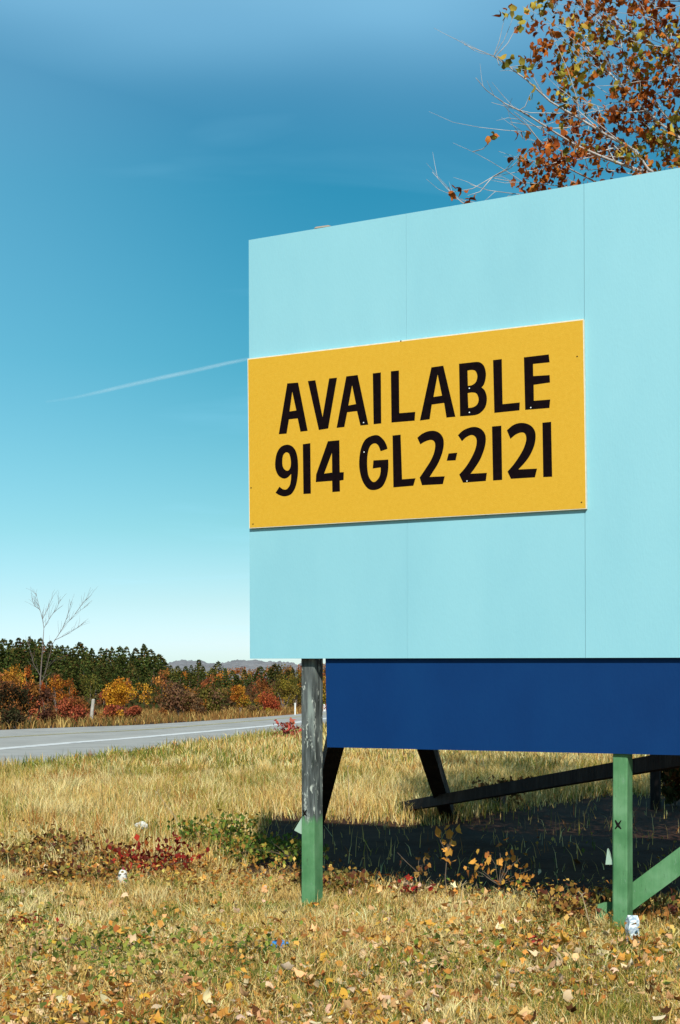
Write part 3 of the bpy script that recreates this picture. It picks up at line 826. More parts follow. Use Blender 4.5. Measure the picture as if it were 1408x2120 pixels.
# ------------------------------------------------------------------ small plants in the grass
RED = [(0.36, 0.035, 0.022), (0.24, 0.025, 0.02), (0.42, 0.10, 0.03), (0.14, 0.03, 0.02)]
YEL = [(0.60, 0.30, 0.06), (0.55, 0.24, 0.05), (0.42, 0.15, 0.04)]
GRN = [(0.14, 0.20, 0.035), (0.27, 0.27, 0.05), (0.40, 0.24, 0.05), (0.09, 0.14, 0.03)]
def stems(base, tips, r=0.004):
    mb = MB(); base = Vector(base)
    cen = sum((Vector(t) for t in tips), Vector()) / len(tips)
    zs = min(t[2] for t in tips)
    fork = Vector((base.x * .35 + cen.x * .65, base.y * .35 + cen.y * .65, base.z + max(.02, (zs - base.z) * .7)))
    mb.tube([base, base.lerp(fork, .5) + Vector((random.uniform(-.015, .015), 0, 0)), fork], [r, r * .9, r * .75], 5)
    for t in tips:
        t = Vector(t); m_ = fork.lerp(t, 0.5) + Vector((random.uniform(-.02, .02), random.uniform(-.02, .02), random.uniform(0, .03)))
        mb.tube([fork, m_, t], [r * .65, r * 0.5, r * 0.3], 5)
    return mb
def plant(name, label, cat, base, tips, n_, spread, size, pal, w=None, lobes=True, group=None, r=0.004, tilt=None, stem_mat=None):
    """a stemmed plant; tips: world points that carry leaf sprays"""
    e = empty(name, tuple(base), label, cat, group)
    mb = stems(Vector(base), tips, r); mb.v = [tuple(Vector(v) - Vector(base)) for v in mb.v]
    link('stem', mb.mesh('stem'), stem_mat or M_twig, e)
    tips = np.array([tuple(t) for t in tips]); b = np.array(tuple(base))
    idx = rng.integers(0, len(tips), n_); f = 1 - 0.5 * rng.random((n_, 1)) ** 2
    pos = (tips[idx] - b) * f + rng.normal(0, 1, (n_, 3)) * np.array(spread)
    pos[:, 2] = np.maximum(pos[:, 2], 0.02)
    sz = size * rng.uniform(0.6, 1.25, n_)
    link('foliage', leaves_mesh('foliage', pos, sz, pick(pal, w or [1] * len(pal), n_), tilt, 0.4, lobes), M_bush, e)
    return e
def G(px, py):
    p = gat(px, py); p.z = float(gz(p.x, p.y)); return p

b = G(925, 1862)
plant('seedling', 'oak seedling with one spray of golden leaves in the dark shade', 'seedling', b, [at(x, y, b.y + d) for x, y, d in ((905, 1720, 0), (922, 1708, .05), (948, 1722, -.05), (930, 1728, 0.02))], 13, (.02, .03, .016), .095, YEL, [3, 2, .4])
b = G(1032, 1868)
plant('seedling', 'spreading oak seedling with many small golden leaves below the navy skirt', 'seedling', b, [at(x, y, b.y + random.uniform(-.2, .2)) for x, y in ((960, 1792), (985, 1790), (1008, 1762), (1032, 1745), (1052, 1772), (1080, 1775), (1098, 1800), (1100, 1815), (1040, 1800), (975, 1812))], 62, (.04, .06, .022), .062, YEL, [3, 2, 1.4], lobes=True)
b = G(872, 1850)
plant('seedling', 'thin forked twig with brown leaves at the edge of the shade', 'seedling', b, [at(x, y, b.y) for x, y in ((823, 1765), (890, 1760), (868, 1778), (880, 1790))], 17, (.03, .04, .02), .06, [(.30, .16, .05), (.42, .22, .06), (.16, .06, .03)])
b = G(862, 1868)
plant('weed', 'small dark red weed in the sunlit grass left of the seedlings', 'weed', b, [b + Vector((random.uniform(-.12, .12), random.uniform(-.1, .1), random.uniform(.08, .2))) for _ in range(6)], 34, (.04, .04, .03), .05, RED, [1, 2, 1, 3])
# the red creeper, several stems
b = G(330, 1815)
plant('creeper', 'dark red creeper spreading over the grass left of the post', 'creeper', b, [at(x, y, b.y + random.uniform(-.3, .3)) for x, y in ((240, 1765), (262, 1790), (285, 1752), (305, 1772), (322, 1748), (345, 1762), (365, 1740), (390, 1752), (410, 1775), (300, 1798), (340, 1788), (395, 1785), (255, 1750))], 230, (.055, .10, .035), .06, RED, [3, 3, 1.5, 2], lobes=False)
b = G(60, 1935)
plant('creeper', 'scattered red creeper at the left edge of the lawn', 'creeper', b, [at(x, y, b.y + random.uniform(-.3, .3)) for x, y in ((25, 1902), (38, 1925), (70, 1915), (100, 1925), (130, 1935), (20, 1950), (60, 1950), (55, 1985))], 95, (.06, .12, .03), .055, RED, [3, 3, 3, 2], lobes=False)
b = G(1108, 1962)
plant('seedling', 'bright pinkish red seedling in the leaf litter', 'seedling', b, [at(x, y, b.y) for x, y in ((1098, 1938), (1118, 1945), (1105, 1950))], 12, (.02, .02, .012), .07, [(.62, .10, .08), (.5, .07, .06)])
b = G(604, 1532)
plant('shrub', 'small coral red shrub standing beside the road', 'shrub', b, [at(x, y, b.y) for x, y in ((573, 1497), (590, 1500), (602, 1495), (616, 1499), (578, 1524), (605, 1518), (626, 1524))], 120, (.10, .12, .05), .16, [(.62, .12, .10), (.55, .16, .09), (.45, .07, .06)], lobes=False, r=.01)
wl = [(150, 1830, .18, 'yellowing low weed clump below the rusty clump at left'), (690, 1850, .14, 'yellowing weed tuft right of the worn post in the sun'), (45, 1800, .18, 'rusty weed clump at the very left edge of the lawn'), (1185, 1905, .2, 'rusty dry weed clump left of the green brace stub'), (1345, 1915, .16, 'rusty weed clump under the green diagonal brace'), (420, 1758, .33, 'olive green weed clump right of the red creeper'), (470, 1768, .38, 'tall leafy green weed clump left of the post'), (500, 1790, .22, 'low green and yellow weed clump near the shadow corner'), (560, 1768, .20, 'green weed clump growing at the corner of the dark shadow'), (600, 1800, .24, 'small weed clump at the foot of the worn post'), (205, 1800, .22, 'yellowing weed clump left of the white bottle'), (110, 1785, .24, 'rusty brown weed clump at the left of the lawn'), (230, 1985, .12, 'dark green weed patch in the near leaves at left'), (500, 1995, .12, 'dark green weed patch in the near leaves below the post'), (845, 2010, .10, 'green weed patch among the foreground leaves at right')]
for px, py, h, lab in wl:
    b = G(px, py); w_ = 0.30
    tips = [b + Vector((random.uniform(-w_, w_), random.uniform(-.25, .25), h * random.uniform(.5, 1.0))) for _ in range(12)]
    pal = [(.30, .13, .04), (.22, .18, .05), (.36, .20, .05), (.14, .05, .03)] if 'rusty' in lab or 'yellowing' in lab else GRN
    plant('weed', lab, 'weed', b, tips, 150 if 'patch' in lab else 330, (.09, .10, .03) if 'patch' in lab else (.06, .07, .04), .04 if 'patch' in lab else .052, pal, lobes=False)

# dry stalks
def stalk(pts, Y, r, label, col=M_edge):
    b = at(*pts[0], Y); b.z = float(gz(b.x, b.y)) - .02
    P_ = [b] + [at(x, y, Y) for x, y in pts[1:]]
    mb = MB(); mb.tube(P_, [r * (1 - .6 * i / len(P_)) for i in range(len(P_))], 5)
    for _ in range(5):
        k = P_[-1] + Vector((random.uniform(-.03, .03), random.uniform(-.03, .03), random.uniform(-.02, .03)))
        mb.tube([P_[-1], k], [r * .7, r * .4], 4)
    o = mb.obj('dry_stalk', M_stalk, None, origin=b)
    tag(o, label, 'dry stalk', 'dry weed stalks standing in the grass')
M_stalk = noise_mat('dry_stalk', [(0.30, 0.22, 0.12), (0.5, 0.4, 0.25)], 20, 3, 0.9)
stalk([(322, 2005), (318, 1970), (312, 1940), (300, 1925)], 8.2, .005, 'pale bent stalk in the near grass left of centre')
stalk([(345, 2105), (344, 2070), (340, 2045)], 7.0, .004, 'short pale stalk close to the bottom edge')
stalk([(382, 1732), (362, 1690), (345, 1668), (325, 1640)], 14.5, .005, 'long thin arched stalk above the red creeper')
stalk([(950, 1890), (955, 1860), (958, 1832)], 9.9, .004, 'short upright stalk below the seedlings')
stalk([(725, 1690), (722, 1640), (720, 1585)], 17.5, .006, 'thin dark stalk behind the billboard skirt')
stalk([(1010, 1610), (1000, 1575), (995, 1556)], 24, .008, 'stalk with a seed head far behind the navy skirt')
stalk([(1165, 1600), (1172, 1575), (1176, 1560)], 25, .008, 'second seed headed stalk behind the skirt near the green post')
stalk([(1230, 1935), (1215, 1890), (1205, 1852)], 9.0, .004, 'leaning stalk beside the green brace stub')

# litter: paper, bottle, carton, blue scrap
M_paper = noise_mat('dirty_white_paper', [(0.55, 0.55, 0.5), (0.78, 0.78, 0.74)], 18, 4, 0.8)
def crumple(name, c, r, m, label, cat, flat=0.6):
    import bmesh
    bm = bmesh.new(); bmesh.ops.create_icosphere(bm, subdivisions=3, radius=1.0)
    for v in bm.verts:
        k = 0.7 + 0.5 * float(fbm(np.array([v.co.x * 2.3 + c.x * 9]), np.array([v.co.y * 2.3 + v.co.z * 1.7]), 5, 3)[0])
        v.co = Vector((v.co.x * k * r[0], v.co.y * k * r[1], v.co.z * k * r[2]))
    me = bpy.data.meshes.new(name); bm.to_mesh(me); bm.free()
    o = link(name, me, m, None, (c.x, c.y, c.z + r[2] * 0.6))
    tag(o, label, cat)
crumple('crumpled_paper', G(294, 1738) + Vector((0, 0, .1)), (.075, .06, .045), M_paper, 'crumpled white paper lying in the dry grass above the creeper', 'paper')
c_ = G(578, 1984)
crumple('blue_scrap', c_ + Vector((0, 0, .06)), (.06, .035, .03), noise_mat('blue_plastic', [(0.03, 0.20, 0.55), (0.06, 0.3, 0.7)], 20, 3, 0.4), 'scrap of bright blue plastic lying in the leaves', 'plastic scrap')
# white bottle, half upright
b = G(252, 1838)
e = empty('bottle', tuple(b), 'dirty white plastic bottle standing in the weeds beside the red creeper', 'bottle')
mb = MB(); prof = [(0, .034), (.02, .036), (.09, .036), (.115, .03), (.13, .015)]
mb.tube([Vector((0.004 * i, 0, z)) for i, (z, r) in enumerate(prof)], [r for z, r in prof], 14); link('bottle_body', mb.mesh('bottle_body', True), M_paper, e)
mb = MB(); mb.tube([Vector((.016, 0, .13)), Vector((.018, 0, .15))], [.016, .016], 12); link('cap', mb.mesh('cap'), mat('dull_red_cap', (.3, .05, .05), .5), e)
# printed carton by the green post
M_carton = noise_mat('printed_carton', [(0.70, 0.78, 0.80), (0.72, 0.8, 0.82), (0.25, 0.33, 0.42), (0.75, 0.8, 0.8)], 14, 2, 0.6, (1, 1, 1.6), lo=.35, hi=.65)
b = G(1309, 1952)
e = empty('carton', tuple(b), 'crushed pale carton standing against the foot of the green post', 'carton', rz=.25)
mb = MB(); w_, d_, h_ = .034, .028, .155
lp = lambda z, k, o_: [Vector((-w_ * k + o_, -d_ * k, z)), Vector((w_ * k + o_, -d_, z)), Vector((w_ + o_, d_ * k, z)), Vector((-w_ + o_, d_, z))]
rings = [lp(0, 1, 0), lp(.05, .93, .006), lp(.10, 1.04, -.003), lp(h_, 1, .002)]
for i in range(3): mb.hexa(rings[i], rings[i + 1]) if i == 0 else mb.add(rings[i] + rings[i + 1], [(0, 1, 5, 4), (1, 2, 6, 5), (2, 3, 7, 6), (3, 0, 4, 7)])
link('carton_body', mb.mesh('carton_body'), M_carton, e)
mb = MB(); t = rings[3]; ridge = [(t[0] + t[3]) / 2 + Vector((0, 0, .035)), (t[1] + t[2]) / 2 + Vector((0, 0, .03))]
mb.add(t + ridge, [(0, 1, 5, 4), (3, 4, 5, 2), (0, 4, 3), (1, 2, 5)]); link('carton_top', mb.mesh('carton_top'), M_carton, e)

# ------------------------------------------------------------------ the tree behind the billboard
YT = 15.0
tb = G(1580, 1423 + F * CH / YT); tb = Vector(((1600 - CX) / F * YT, YT, 0))
tree = empty('autumn_tree', tuple(tb), 'rust leaved oak rising behind the top right of the billboard', 'tree')
def tl(mb): mb.v = [tuple(Vector(v) - tb) for v in mb.v]; return mb
mb = MB()
trunk = [tb + Vector((0, 0, -.2)), tb + Vector((.03, 0, .3)), tb + Vector((.0, .05, 2.0)), tb + Vector((-.05, .05, 3.6)), tb + Vector((.05, .1, 5.2)), tb + Vector((.1, .1, 7.0)), tb + Vector((.0, .2, 9.0)), tb + Vector((.1, .2, 11.2))]
mb.tube(trunk, [.30, .23, .19, .17, .14, .11, .07, .02], 10)
link('trunk', tl(mb).mesh('trunk', True), M_bark, tree)
limbs_px = [
 ([(1600, 560), (1480, 440), (1341, 350), (1315, 311), (1255, 279), (1202, 247), (1139, 210), (1090, 165), (1049, 135), (1022, 116), (961, 92)], -1.2, .034),
 ([(1600, 520), (1420, 385), (1289, 341), (1240, 322), (1191, 300), (1142, 270), (1090, 236), (1045, 214), (1007, 187), (985, 161)], -1.7, .03),
 ([(1240, 380), (1180, 350), (1126, 302), (1090, 259), (1056, 232), (1041, 214)], -1.5, .016),
 ([(1600, 300), (1500, 200), (1405, 135), (1337, 81), (1274, 54), (1225, 30), (1190, 5)], .8, .03),
 ([(1600, 430), (1470, 330), (1371, 259), (1322, 214), (1270, 160), (1225, 110), (1185, 60), (1165, 35)], .2, .03),
 ([(1600, 480), (1450, 350), (1364, 296), (1322, 276), (1273, 255), (1250, 240), (1215, 215)], 1.0, .026),
 ([(1420, 430), (1260, 395), (1120, 381), (1067, 377), (1022, 369)], -1.0, .012),
 ([(1330, 440), (1180, 415), (1064, 401), (1011, 394), (974, 382)], -.4, .012),
 ([(1330, 560), (1100, 470), (990, 440), (955, 418), (925, 390), (895, 356)], .3, .017),
 ([(1600, 250), (1560, 120), (1500, 20), (1430, -60), (1340, -150), (1260, -230)], -.5, .04),
 ([(1600, 200), (1600, 50), (1560, -120), (1480, -260), (1400, -380)], .7, .04),
 ([(1600, 380), (1520, 280), (1430, 190), (1390, 100), (1360, 20), (1330, -80)], -.8, .03),
 ([(1600, 420), (1500, 330), (1408, 270), (1330, 190), (1290, 110), (1270, 20), (1240, -40)], 1.3, .026),
 ([(1600, 350), (1700, 250), (1800, 120), (1880, -40)], .6, .04), ([(1600, 450), (1720, 380), (1860, 300), (1980, 180)], -.8, .04),
 ([(1600, 100), (1640, -100), (1720, -300), (1760, -480)], .4, .04), ([(1600, 500), (1750, 470), (1900, 430), (2020, 360)], 1.2, .035),
 ([(1600, 0), (1540, -200), (1520, -420), (1560, -600)], -.6, .035)]
mb = MB(); lim_pts = []
for pl, dd, r0 in limbs_px:
    n_ = len(pl); P_ = []
    for i, (x, y) in enumerate(pl):
        f = i / (n_ - 1)
        Y_ = YT + .1 + dd * f + (random.uniform(-.05, .05) if i else 0)
        P_.append(at(x, y, Y_))
    R_ = [max(.0028, .62 * r0 * (1 - .93 * i / (n_ - 1))) for i in range(n_)]
    mb.tube(P_, R_, 6)
    for i in range(n_ - 1):
        for k in range(3):
            lim_pts.append((P_[i].lerp(P_[i + 1], k / 3), i / n_, R_[i]))
    # bare side twigs on the outer half
    for i in range(1, n_ - 1):
        for k in range(2 if pl[i][0] > 1150 else 1):
            p = P_[i].lerp(P_[i + 1], random.random())
            d = (P_[i + 1] - P_[i]).normalized()
            d2 = (d + Vector((random.uniform(-.7, .5), random.uniform(-.7, .7), random.uniform(-.6, .9)))).normalized()
            ln = random.uniform(.10, .38)
            q1 = p + d2 * ln * .5 + Vector((0, 0, random.uniform(-.03, .03))); q2 = p + d2 * ln + Vector((0, 0, random.uniform(-.02, .06)))
            mb.tube([p, q1, q2], [max(.0024, R_[i] * .3), .0022, .0012], 4, cap=False)
            lim_pts.append((q2, .9, .003))
prim = list(lim_pts)
for p, f, r in prim:
    if random.random() > (.55 if CX + F * p.x / p.y > 1175 else .05) or f < .1: continue
    k = min(range(len(prim)), key=lambda q_: abs((prim[q_][0] - p).length - .25))
    d = Vector((-.75 + random.uniform(-.35, .5), random.uniform(-.5, .5), .55 + random.uniform(-.75, .45))).normalized()
    ln = random.uniform(.5, 1.25) * (1.1 - .5 * f); q_ = p; P_ = [p]
    for m_ in range(4):
        d = (d + Vector((random.uniform(-.25, .2), random.uniform(-.25, .25), random.uniform(-.18, .22)))).normalized()
        q_ = q_ + d * ln / 4; P_.append(q_)
    mb.tube(P_, [max(.0032, min(r * .5, .009)) * (1 - .16 * m_) for m_ in range(5)], 4, cap=False)
    for m_ in range(1, 5): lim_pts.append((P_[m_], f, .004)); lim_pts.append((P_[m_ - 1].lerp(P_[m_], .5), f, .004))
LP = np.array([tuple(p) for p, f, r in lim_pts])
# leaf sprays
bx = np.array([-300, 0, 60, 120, 160, 200, 250, 300, 330, 380, 400]); bl = np.array([1060, 1060, 1085, 1080, 1085, 1120, 1110, 1075, 1070, 1075, 1085])
sprays = []
tries = 0
while len(sprays) < 245 and tries < 60000:
    tries += 1
    p = LP[random.randrange(len(LP))] + rng.normal(0, .10, 3)
    px = CX + F * p[0] / p[1]; py = HY - F * (p[2] - CH) / p[1]
    if not (1040 < px < 1520 and -110 < py < 430): continue
    xl = np.interp(py, bx, bl)
    den = 0.16 + 0.84 * float(sstep(xl, xl + 150, px))
    if px < xl or random.random() > den: continue
    if sum(1 for q_ in sprays if abs(q_[0] - px) < 17 and abs(q_[1] - py) < 15) > 0: continue
    sprays.append((px, py, float(p[1])))
while len(sprays) < 390: sprays.append((random.uniform(1410, 1560), random.uniform(-110, 420), YT + random.uniform(-1.5, 1.5)))
for px, py in ((1048, 22), (1065, 30), (1075, 45), (1082, 135), (1088, 145), (1100, 190), (1020, 287), (1075, 318), (1092, 315), (935, 398), (968, 405), (1040, 130), (1112, 110), (1100, 100), (1122, 120)):
    sprays.append((px, py, YT - 1.2))
for _ in range(330):
    sprays.append((random.uniform(1420, 2050), random.uniform(-620, 520), YT + random.uniform(-2.2, 2.2)))
for _ in range(110):
    sprays.append((random.uniform(1200, 1500), random.uniform(-620, -60), YT + random.uniform(-2, 2)))
low = 0
while low < 2300:                                # low leaf sprays, unseen behind the board, added to shade the ground
    X_, Y_, Z_ = 1.25 + 5.6 * random.random(), random.uniform(11.2, 17.5), random.uniform(1.95, 4.75)
    px, py = CX + F * X_ / Y_, HY - F * (Z_ - CH) / Y_
    if py > 1350 or py < 610 - (px - 515) * .168 or Y_ < PB.y + (X_ - PB.x) * U.y / U.x + 1.6: continue
    sprays.append((px, py, Y_)); low += 1
for _ in range(9):
    sprays.append((random.uniform(1075, 1200), random.uniform(305, 395), YT + random.uniform(-1.2, .6)))
LC = [(.36, .10, .024), (.22, .06, .022), (.52, .18, .035), (.44, .33, .055), (.21, .20, .035), (.42, .13, .025)]
pos, sz, col = [], [], []
for i, (px, py, Y_) in enumerate(sprays):
    c = np.array(tuple(at(px, py, Y_)))
    d = np.linalg.norm(LP - c, axis=1); k = int(np.argmin(d))
    if 0.05 < d[k] < .6 and i < 405:
        a_ = Vector(LP[k]); b_ = Vector(c); mb.tube([a_, a_.lerp(b_, .5) + Vector((0, random.uniform(-.05, .05), -.05)), b_], [.005, .0038, .002], 4, cap=False)
    lone = px < 1060 or 390 <= i < 405
    m_ = random.randint(2, 6) if lone else random.randint(8, 15)
    sp = .045 if lone else random.uniform(.05, .085)
    if py > 450 or (i >= 405 and py > 500 - (px - 515) * .168 and px > 1000 and Y_ < 14): m_ = 18; sp = .15
    pos.append(c + rng.normal(0, 1, (m_, 3)) * np.array([sp, sp * 1.3, sp * .8]))
    sz.append(rng.uniform(.055, .125, m_))
    yel = float(fbm(np.array([px / 110.0]), np.array([py / 90.0]), 14, 2)[0]) > .52 or (390 <= i < 396)
    w = [1.2, .6, 1.5, 4, 2, .6] if yel else [4, 2.2, 1.8, .35, .3, 3]
    col.append(pick(LC, w, m_, .22))
link('branches', tl(mb).mesh('branches', True), M_bark, tree)
pos = np.concatenate(pos) - np.array(tuple(tb))
link('crown', leaves_mesh('crown', pos, np.concatenate(sz), np.concatenate(col), None, .9, True), M_leaf, tree)

# dark shrub seen under the skirt at the right
def blob_cloud(n_, clumps, rnd, size, pal, w, zmin=0.02, jit=.2):
    """leaf positions on a set of clumps (centre, radius)"""
    k = rng.integers(0, len(clumps), n_)
    cc = np.array([c[0] for c in clumps])[k]; rr = np.array([c[1] for c in clumps])[k]
    d = rng.normal(0, 1, (n_, 3)); d /= np.linalg.norm(d, axis=1, keepdims=True)
    p = cc + d * rr[:, None] * (rng.random((n_, 1)) ** rnd)
    p[:, 2] = np.maximum(p[:, 2], zmin + rng.random(n_) * .1)
    base = pick(pal, w, len(clumps), .12)[k]
    return p, size * rng.uniform(.6, 1.3, n_), np.clip(base * (1 + rng.normal(0, jit, (n_, 1))), .003, .9)

def shrub(name, label, cat, px, pyb, wpx, pyt, pal, w=None, Y=None, n_=900, leaf=None, group=None, trunk_h=0.0, m=None, nc=14, seed=None):
    """shrub or round tree whose foot is seen at px, pyb, its top at pyt, wpx wide"""
    if Y is None: Y = F * CH / (pyb - HY)
    X = (px - CX) / F * Y
    z0 = float(gz(X, Y)); base = Vector((X, Y, z0))
    hgt = CH + (HY - pyt) / F * Y - z0; wid = wpx / F * Y
    e = empty(name, tuple(base), label, cat, group)
    rr = random.Random(seed or px * 13 + pyb)
    clumps = []
    lo = trunk_h * hgt
    for i in range(nc):
        a_ = rr.uniform(0, 2 * math.pi); q_ = rr.random() ** .6
        zc = lo + (hgt - lo) * rr.uniform(.18, .84)
        ff = math.sqrt(max(0.05, 1 - ((zc - lo) / (hgt - lo) * 1.25 - .5) ** 2))
        cr = wid * rr.uniform(.17, .28)
        cr = min(cr, hgt * .36)
        clumps.append(((math.cos(a_) * q_ * (wid / 2 - cr * .7) * ff, math.sin(a_) * q_ * (wid / 2 - cr * .7) * ff, zc), cr))
    clumps.append(((0, 0, hgt - min(wid, hgt) * .2), min(wid, hgt) * .2))
    P_, s_, c_ = blob_cloud(n_, clumps, .45, leaf or max(.10, wid * .058), pal, w or [1] * len(pal))
    link('crown', leaves_mesh('crown', P_, s_, c_, None, .3, False), m or M_bush, e)
    mb = MB()
    for i in range(5):
        c = Vector(clumps[rr.randrange(len(clumps))][0])
        mb.tube([Vector((rr.uniform(-.05, .05), rr.uniform(-.05, .05), -.1)), c * .5 + Vector((0, 0, hgt * .05)), c], [wid * .02 + .01, wid * .012 + .006, .006], 5)
    link('trunk', mb.mesh('trunk'), M_bark_dark, e)
    return e
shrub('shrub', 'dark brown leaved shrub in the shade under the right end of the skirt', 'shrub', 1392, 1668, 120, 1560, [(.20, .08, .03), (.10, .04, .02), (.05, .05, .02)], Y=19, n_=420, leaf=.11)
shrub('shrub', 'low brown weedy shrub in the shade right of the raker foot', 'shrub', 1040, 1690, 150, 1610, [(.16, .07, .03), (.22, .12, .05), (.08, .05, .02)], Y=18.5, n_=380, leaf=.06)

# ------------------------------------------------------------------ the wood beyond the road
OR = [(.42, .16, .025), (.46, .21, .03), (.34, .11, .02)]
RU = [(.26, .095, .03), (.18, .07, .03), (.33, .14, .035)]
RD = [(.34, .085, .04), (.26, .07, .04), (.36, .13, .04)]
OL = [(.13, .12, .025), (.17, .13, .03), (.09, .085, .02)]
BR = [(.16, .085, .045), (.21, .11, .05), (.12, .07, .04)]
YE = [(.34, .24, .03), (.26, .20, .03), (.22, .16, .03)]
DK = [(.035, .03, .015), (.06, .035, .02), (.05, .05, .02)]
hand = [
 # name, label, px, base py, width px, top py, palette, Y, count, trunk
 ('shrub', 'dark rust shrub mass at the left edge beyond the road', 20, 1506, 100, 1408, RU + DK[:1], 56, 1500, 0),
 ('shrub', 'reddish brown shrub left of the bare tree', 62, 1500, 60, 1410, RU + RD[:1], 60, 900, 0),
 ('shrub', 'nearly black low shrub at the foot of the left thicket', 28, 1509, 60, 1462, DK, 53.5, 500, 0),
 ('shrub', 'dark brown shrub around the bare tree\'s foot', 98, 1502, 50, 1425, [(.12, .05, .03), (.08, .04, .025), (.18, .07, .03)], 60, 700, 0),
 ('shrub', 'pinkish red sumac shrub right of the bare tree', 148, 1498, 86, 1446, RD + RU[:1], 62, 1300, 0),
 ('shrub', 'small scarlet shrub right behind the leaning pale fence post', 172, 1494, 34, 1457, RD, 66, 400, 0),
 ('shrub', 'orange red sumac shrub below the golden tree', 222, 1494, 84, 1460, RD + OR, 65, 1000, 0),
 ('shrub', 'brown and red shrub at the right end of the sumac row', 282, 1492, 60, 1464, RU + RD, 66, 700, 0),
 ('tree', 'round golden orange tree standing before the dark conifers', 246, 1484, 72, 1408, [(.50, .235, .02), (.56, .29, .03), (.44, .17, .02)], 76, 1700, .15),
 ('tree', 'small orange crowned tree right of the bare tree', 118, 1480, 44, 1394, OR + RD[:1], 82, 600, .2),
 ('tree', 'rust orange tree at the upper left of the thicket', 22, 1480, 62, 1382, RU + YE[:1] + OR[:1], 80, 900, .2),
 ('shrub', 'dull brown thicket shrub in the middle of the far verge', 372, 1484, 92, 1418, BR + OL[:1], 76, 1400, 0),
 ('shrub', 'olive brown thicket shrub left of the orange saplings', 432, 1482, 84, 1422, BR + OL, 78, 1300, 0),
 ('shrub', 'small orange shrub at the edge of the pale field strip', 412, 1482, 46, 1446, OR + BR, 73, 500, 0),
 ('shrub', 'tiny rust shrub alone on the pale field strip', 338, 1487, 22, 1466, RU, 72, 260, 0),
 ('tree', 'slender orange yellow tree left of the red sumac', 496, 1478, 46, 1416, OR + YE[:1], 82, 800, .15),
 ('tree', 'small orange tree above the red sumac', 548, 1476, 46, 1408, OR + RU, 88, 700, .2),
 ('shrub', 'bright crimson sumac beside the road near the worn post', 560, 1477, 62, 1436, [(.40, .085, .035), (.32, .06, .03), (.40, .13, .04)], 84, 1300, 0),
 ('shrub', 'dry olive shrub in front of the crimson sumac', 540, 1479, 62, 1462, YE + BR, 80, 500, 0),
 ('tree', 'yellow green tree behind the crimson sumac', 588, 1474, 62, 1398, YE + OL, 96, 900, .15),
 ('tree', 'dark green bushy tree left of the worn post', 612, 1474, 44, 1385, OL + DK, 102, 800, .1),
 ('tree', 'vivid orange tree half hidden by the worn post', 640, 1470, 64, 1355, [(.52, .17, .018), (.46, .13, .018)], 110, 1200, .15),
 ('tree', 'rust coloured tree seen through the slit beside the skirt', 690, 1472, 60, 1372, RU + OR, 100, 800, .15),
 ('shrub', 'red sumac right of the worn post behind the skirt', 700, 1478, 60, 1450, RD, 90, 500, 0),
 ('shrub', 'rust shrub beyond the left edge of the view', -60, 1512, 110, 1420, RU + DK[:1], 54, 1000, 0),
 ('shrub', 'brown shrub further beyond the left edge of the view', -170, 1518, 120, 1415, BR + RU, 52, 900, 0),
]
for nm, lab, px, pb, wp, pt, pal, Y_, n_, th in hand:
    shrub(nm, lab, nm, px, pb, wp, pt, pal, None, Y_, int(n_ * 1.7), None, None, th, M_bush, 16)

prof_x = np.array([-400, -200, 0, 30, 60, 90, 120, 165, 200, 240, 270, 300, 330, 345, 370, 400, 412, 440, 480, 520, 580, 660, 800, 1000])
prof_y = np.array([1315, 1318, 1326, 1322, 1320, 1322, 1332, 1333, 1344, 1341, 1341, 1340, 1352, 1366, 1376, 1378, 1368, 1376, 1372, 1370, 1366, 1366, 1372, 1376])
# mixed trees that fill the slope
fills = [('rust brown tree on the wooded slope', RU), ('olive green broadleaf tree on the wooded slope', OL), ('dull orange tree on the wooded slope', OR), ('brown half bare tree on the wooded slope', BR), ('yellowing tree on the wooded slope', YE)]
protos = []
def crown_mesh(pal, seed):
    rr = random.Random(seed); cl = []
    for i in range(15):
        a_ = rr.uniform(0, 6.283); q_ = rr.random() ** .6
        z = rr.uniform(.22, .85); ff = math.sqrt(max(.05, 1 - (z * 1.3 - .6) ** 2)); cr = rr.uniform(.11, .18)
        cl.append(((math.cos(a_) * q_ * .36 * ff, math.sin(a_) * q_ * .36 * ff, z), cr))
    P_, s_, c_ = blob_cloud(620, cl, .45, .055, pal, [1] * len(pal))
    return leaves_mesh('crown', P_, s_, c_, None, .3, False)
tm = MB(); tm.tube([Vector((0, 0, -.05)), Vector((.01, 0, .3)), Vector((0, .01, .7))], [.022, .018, .006], 6); trunk_me = tm.mesh('trunk')
for lab, pal in fills: protos.append([crown_mesh(pal, 3 + k * 7 + len(protos)) for k in range(2)])
def fill_tree(px, Y, pyt, wpx, kind):
    X = (px - CX) / F * Y; z0 = float(gz(X, Y))
    hgt = CH + (HY - pyt) / F * Y - z0
    if hgt < 1.2: return
    e = empty('tree', (X, Y, z0), fills[kind][0], 'tree', 'broadleaf trees of the wooded slope', random.uniform(0, 6.28))
    s_ = wpx / F * Y / .85
    e.scale = (s_, s_, hgt)
    link('crown', protos[kind][random.randrange(2)], M_wood_far, e); link('trunk', trunk_me, M_bark_dark, e)
for px in range(-180, 330, 30):
    fill_tree(px + random.uniform(-10, 10), random.uniform(88, 104), float(np.interp(px, prof_x, prof_y)) + random.uniform(36, 86), random.uniform(30, 52), random.choice([0, 1, 3, 1, 2]))
for px in range(330, 760, 30):
    fill_tree(px + random.uniform(-9, 9), random.uniform(100, 118), float(np.interp(px, prof_x, prof_y)) + random.uniform(16, 46), random.uniform(36, 52), random.choice([1, 1, 3, 2, 4, 0]))
for px in range(352, 900, 17):
    fill_tree(px + random.uniform(-9, 9), random.uniform(150, 170), float(np.interp(px, prof_x, prof_y)) + random.uniform(-4, 10), random.uniform(40, 56), random.choice([2, 0, 2, 1, 4]))
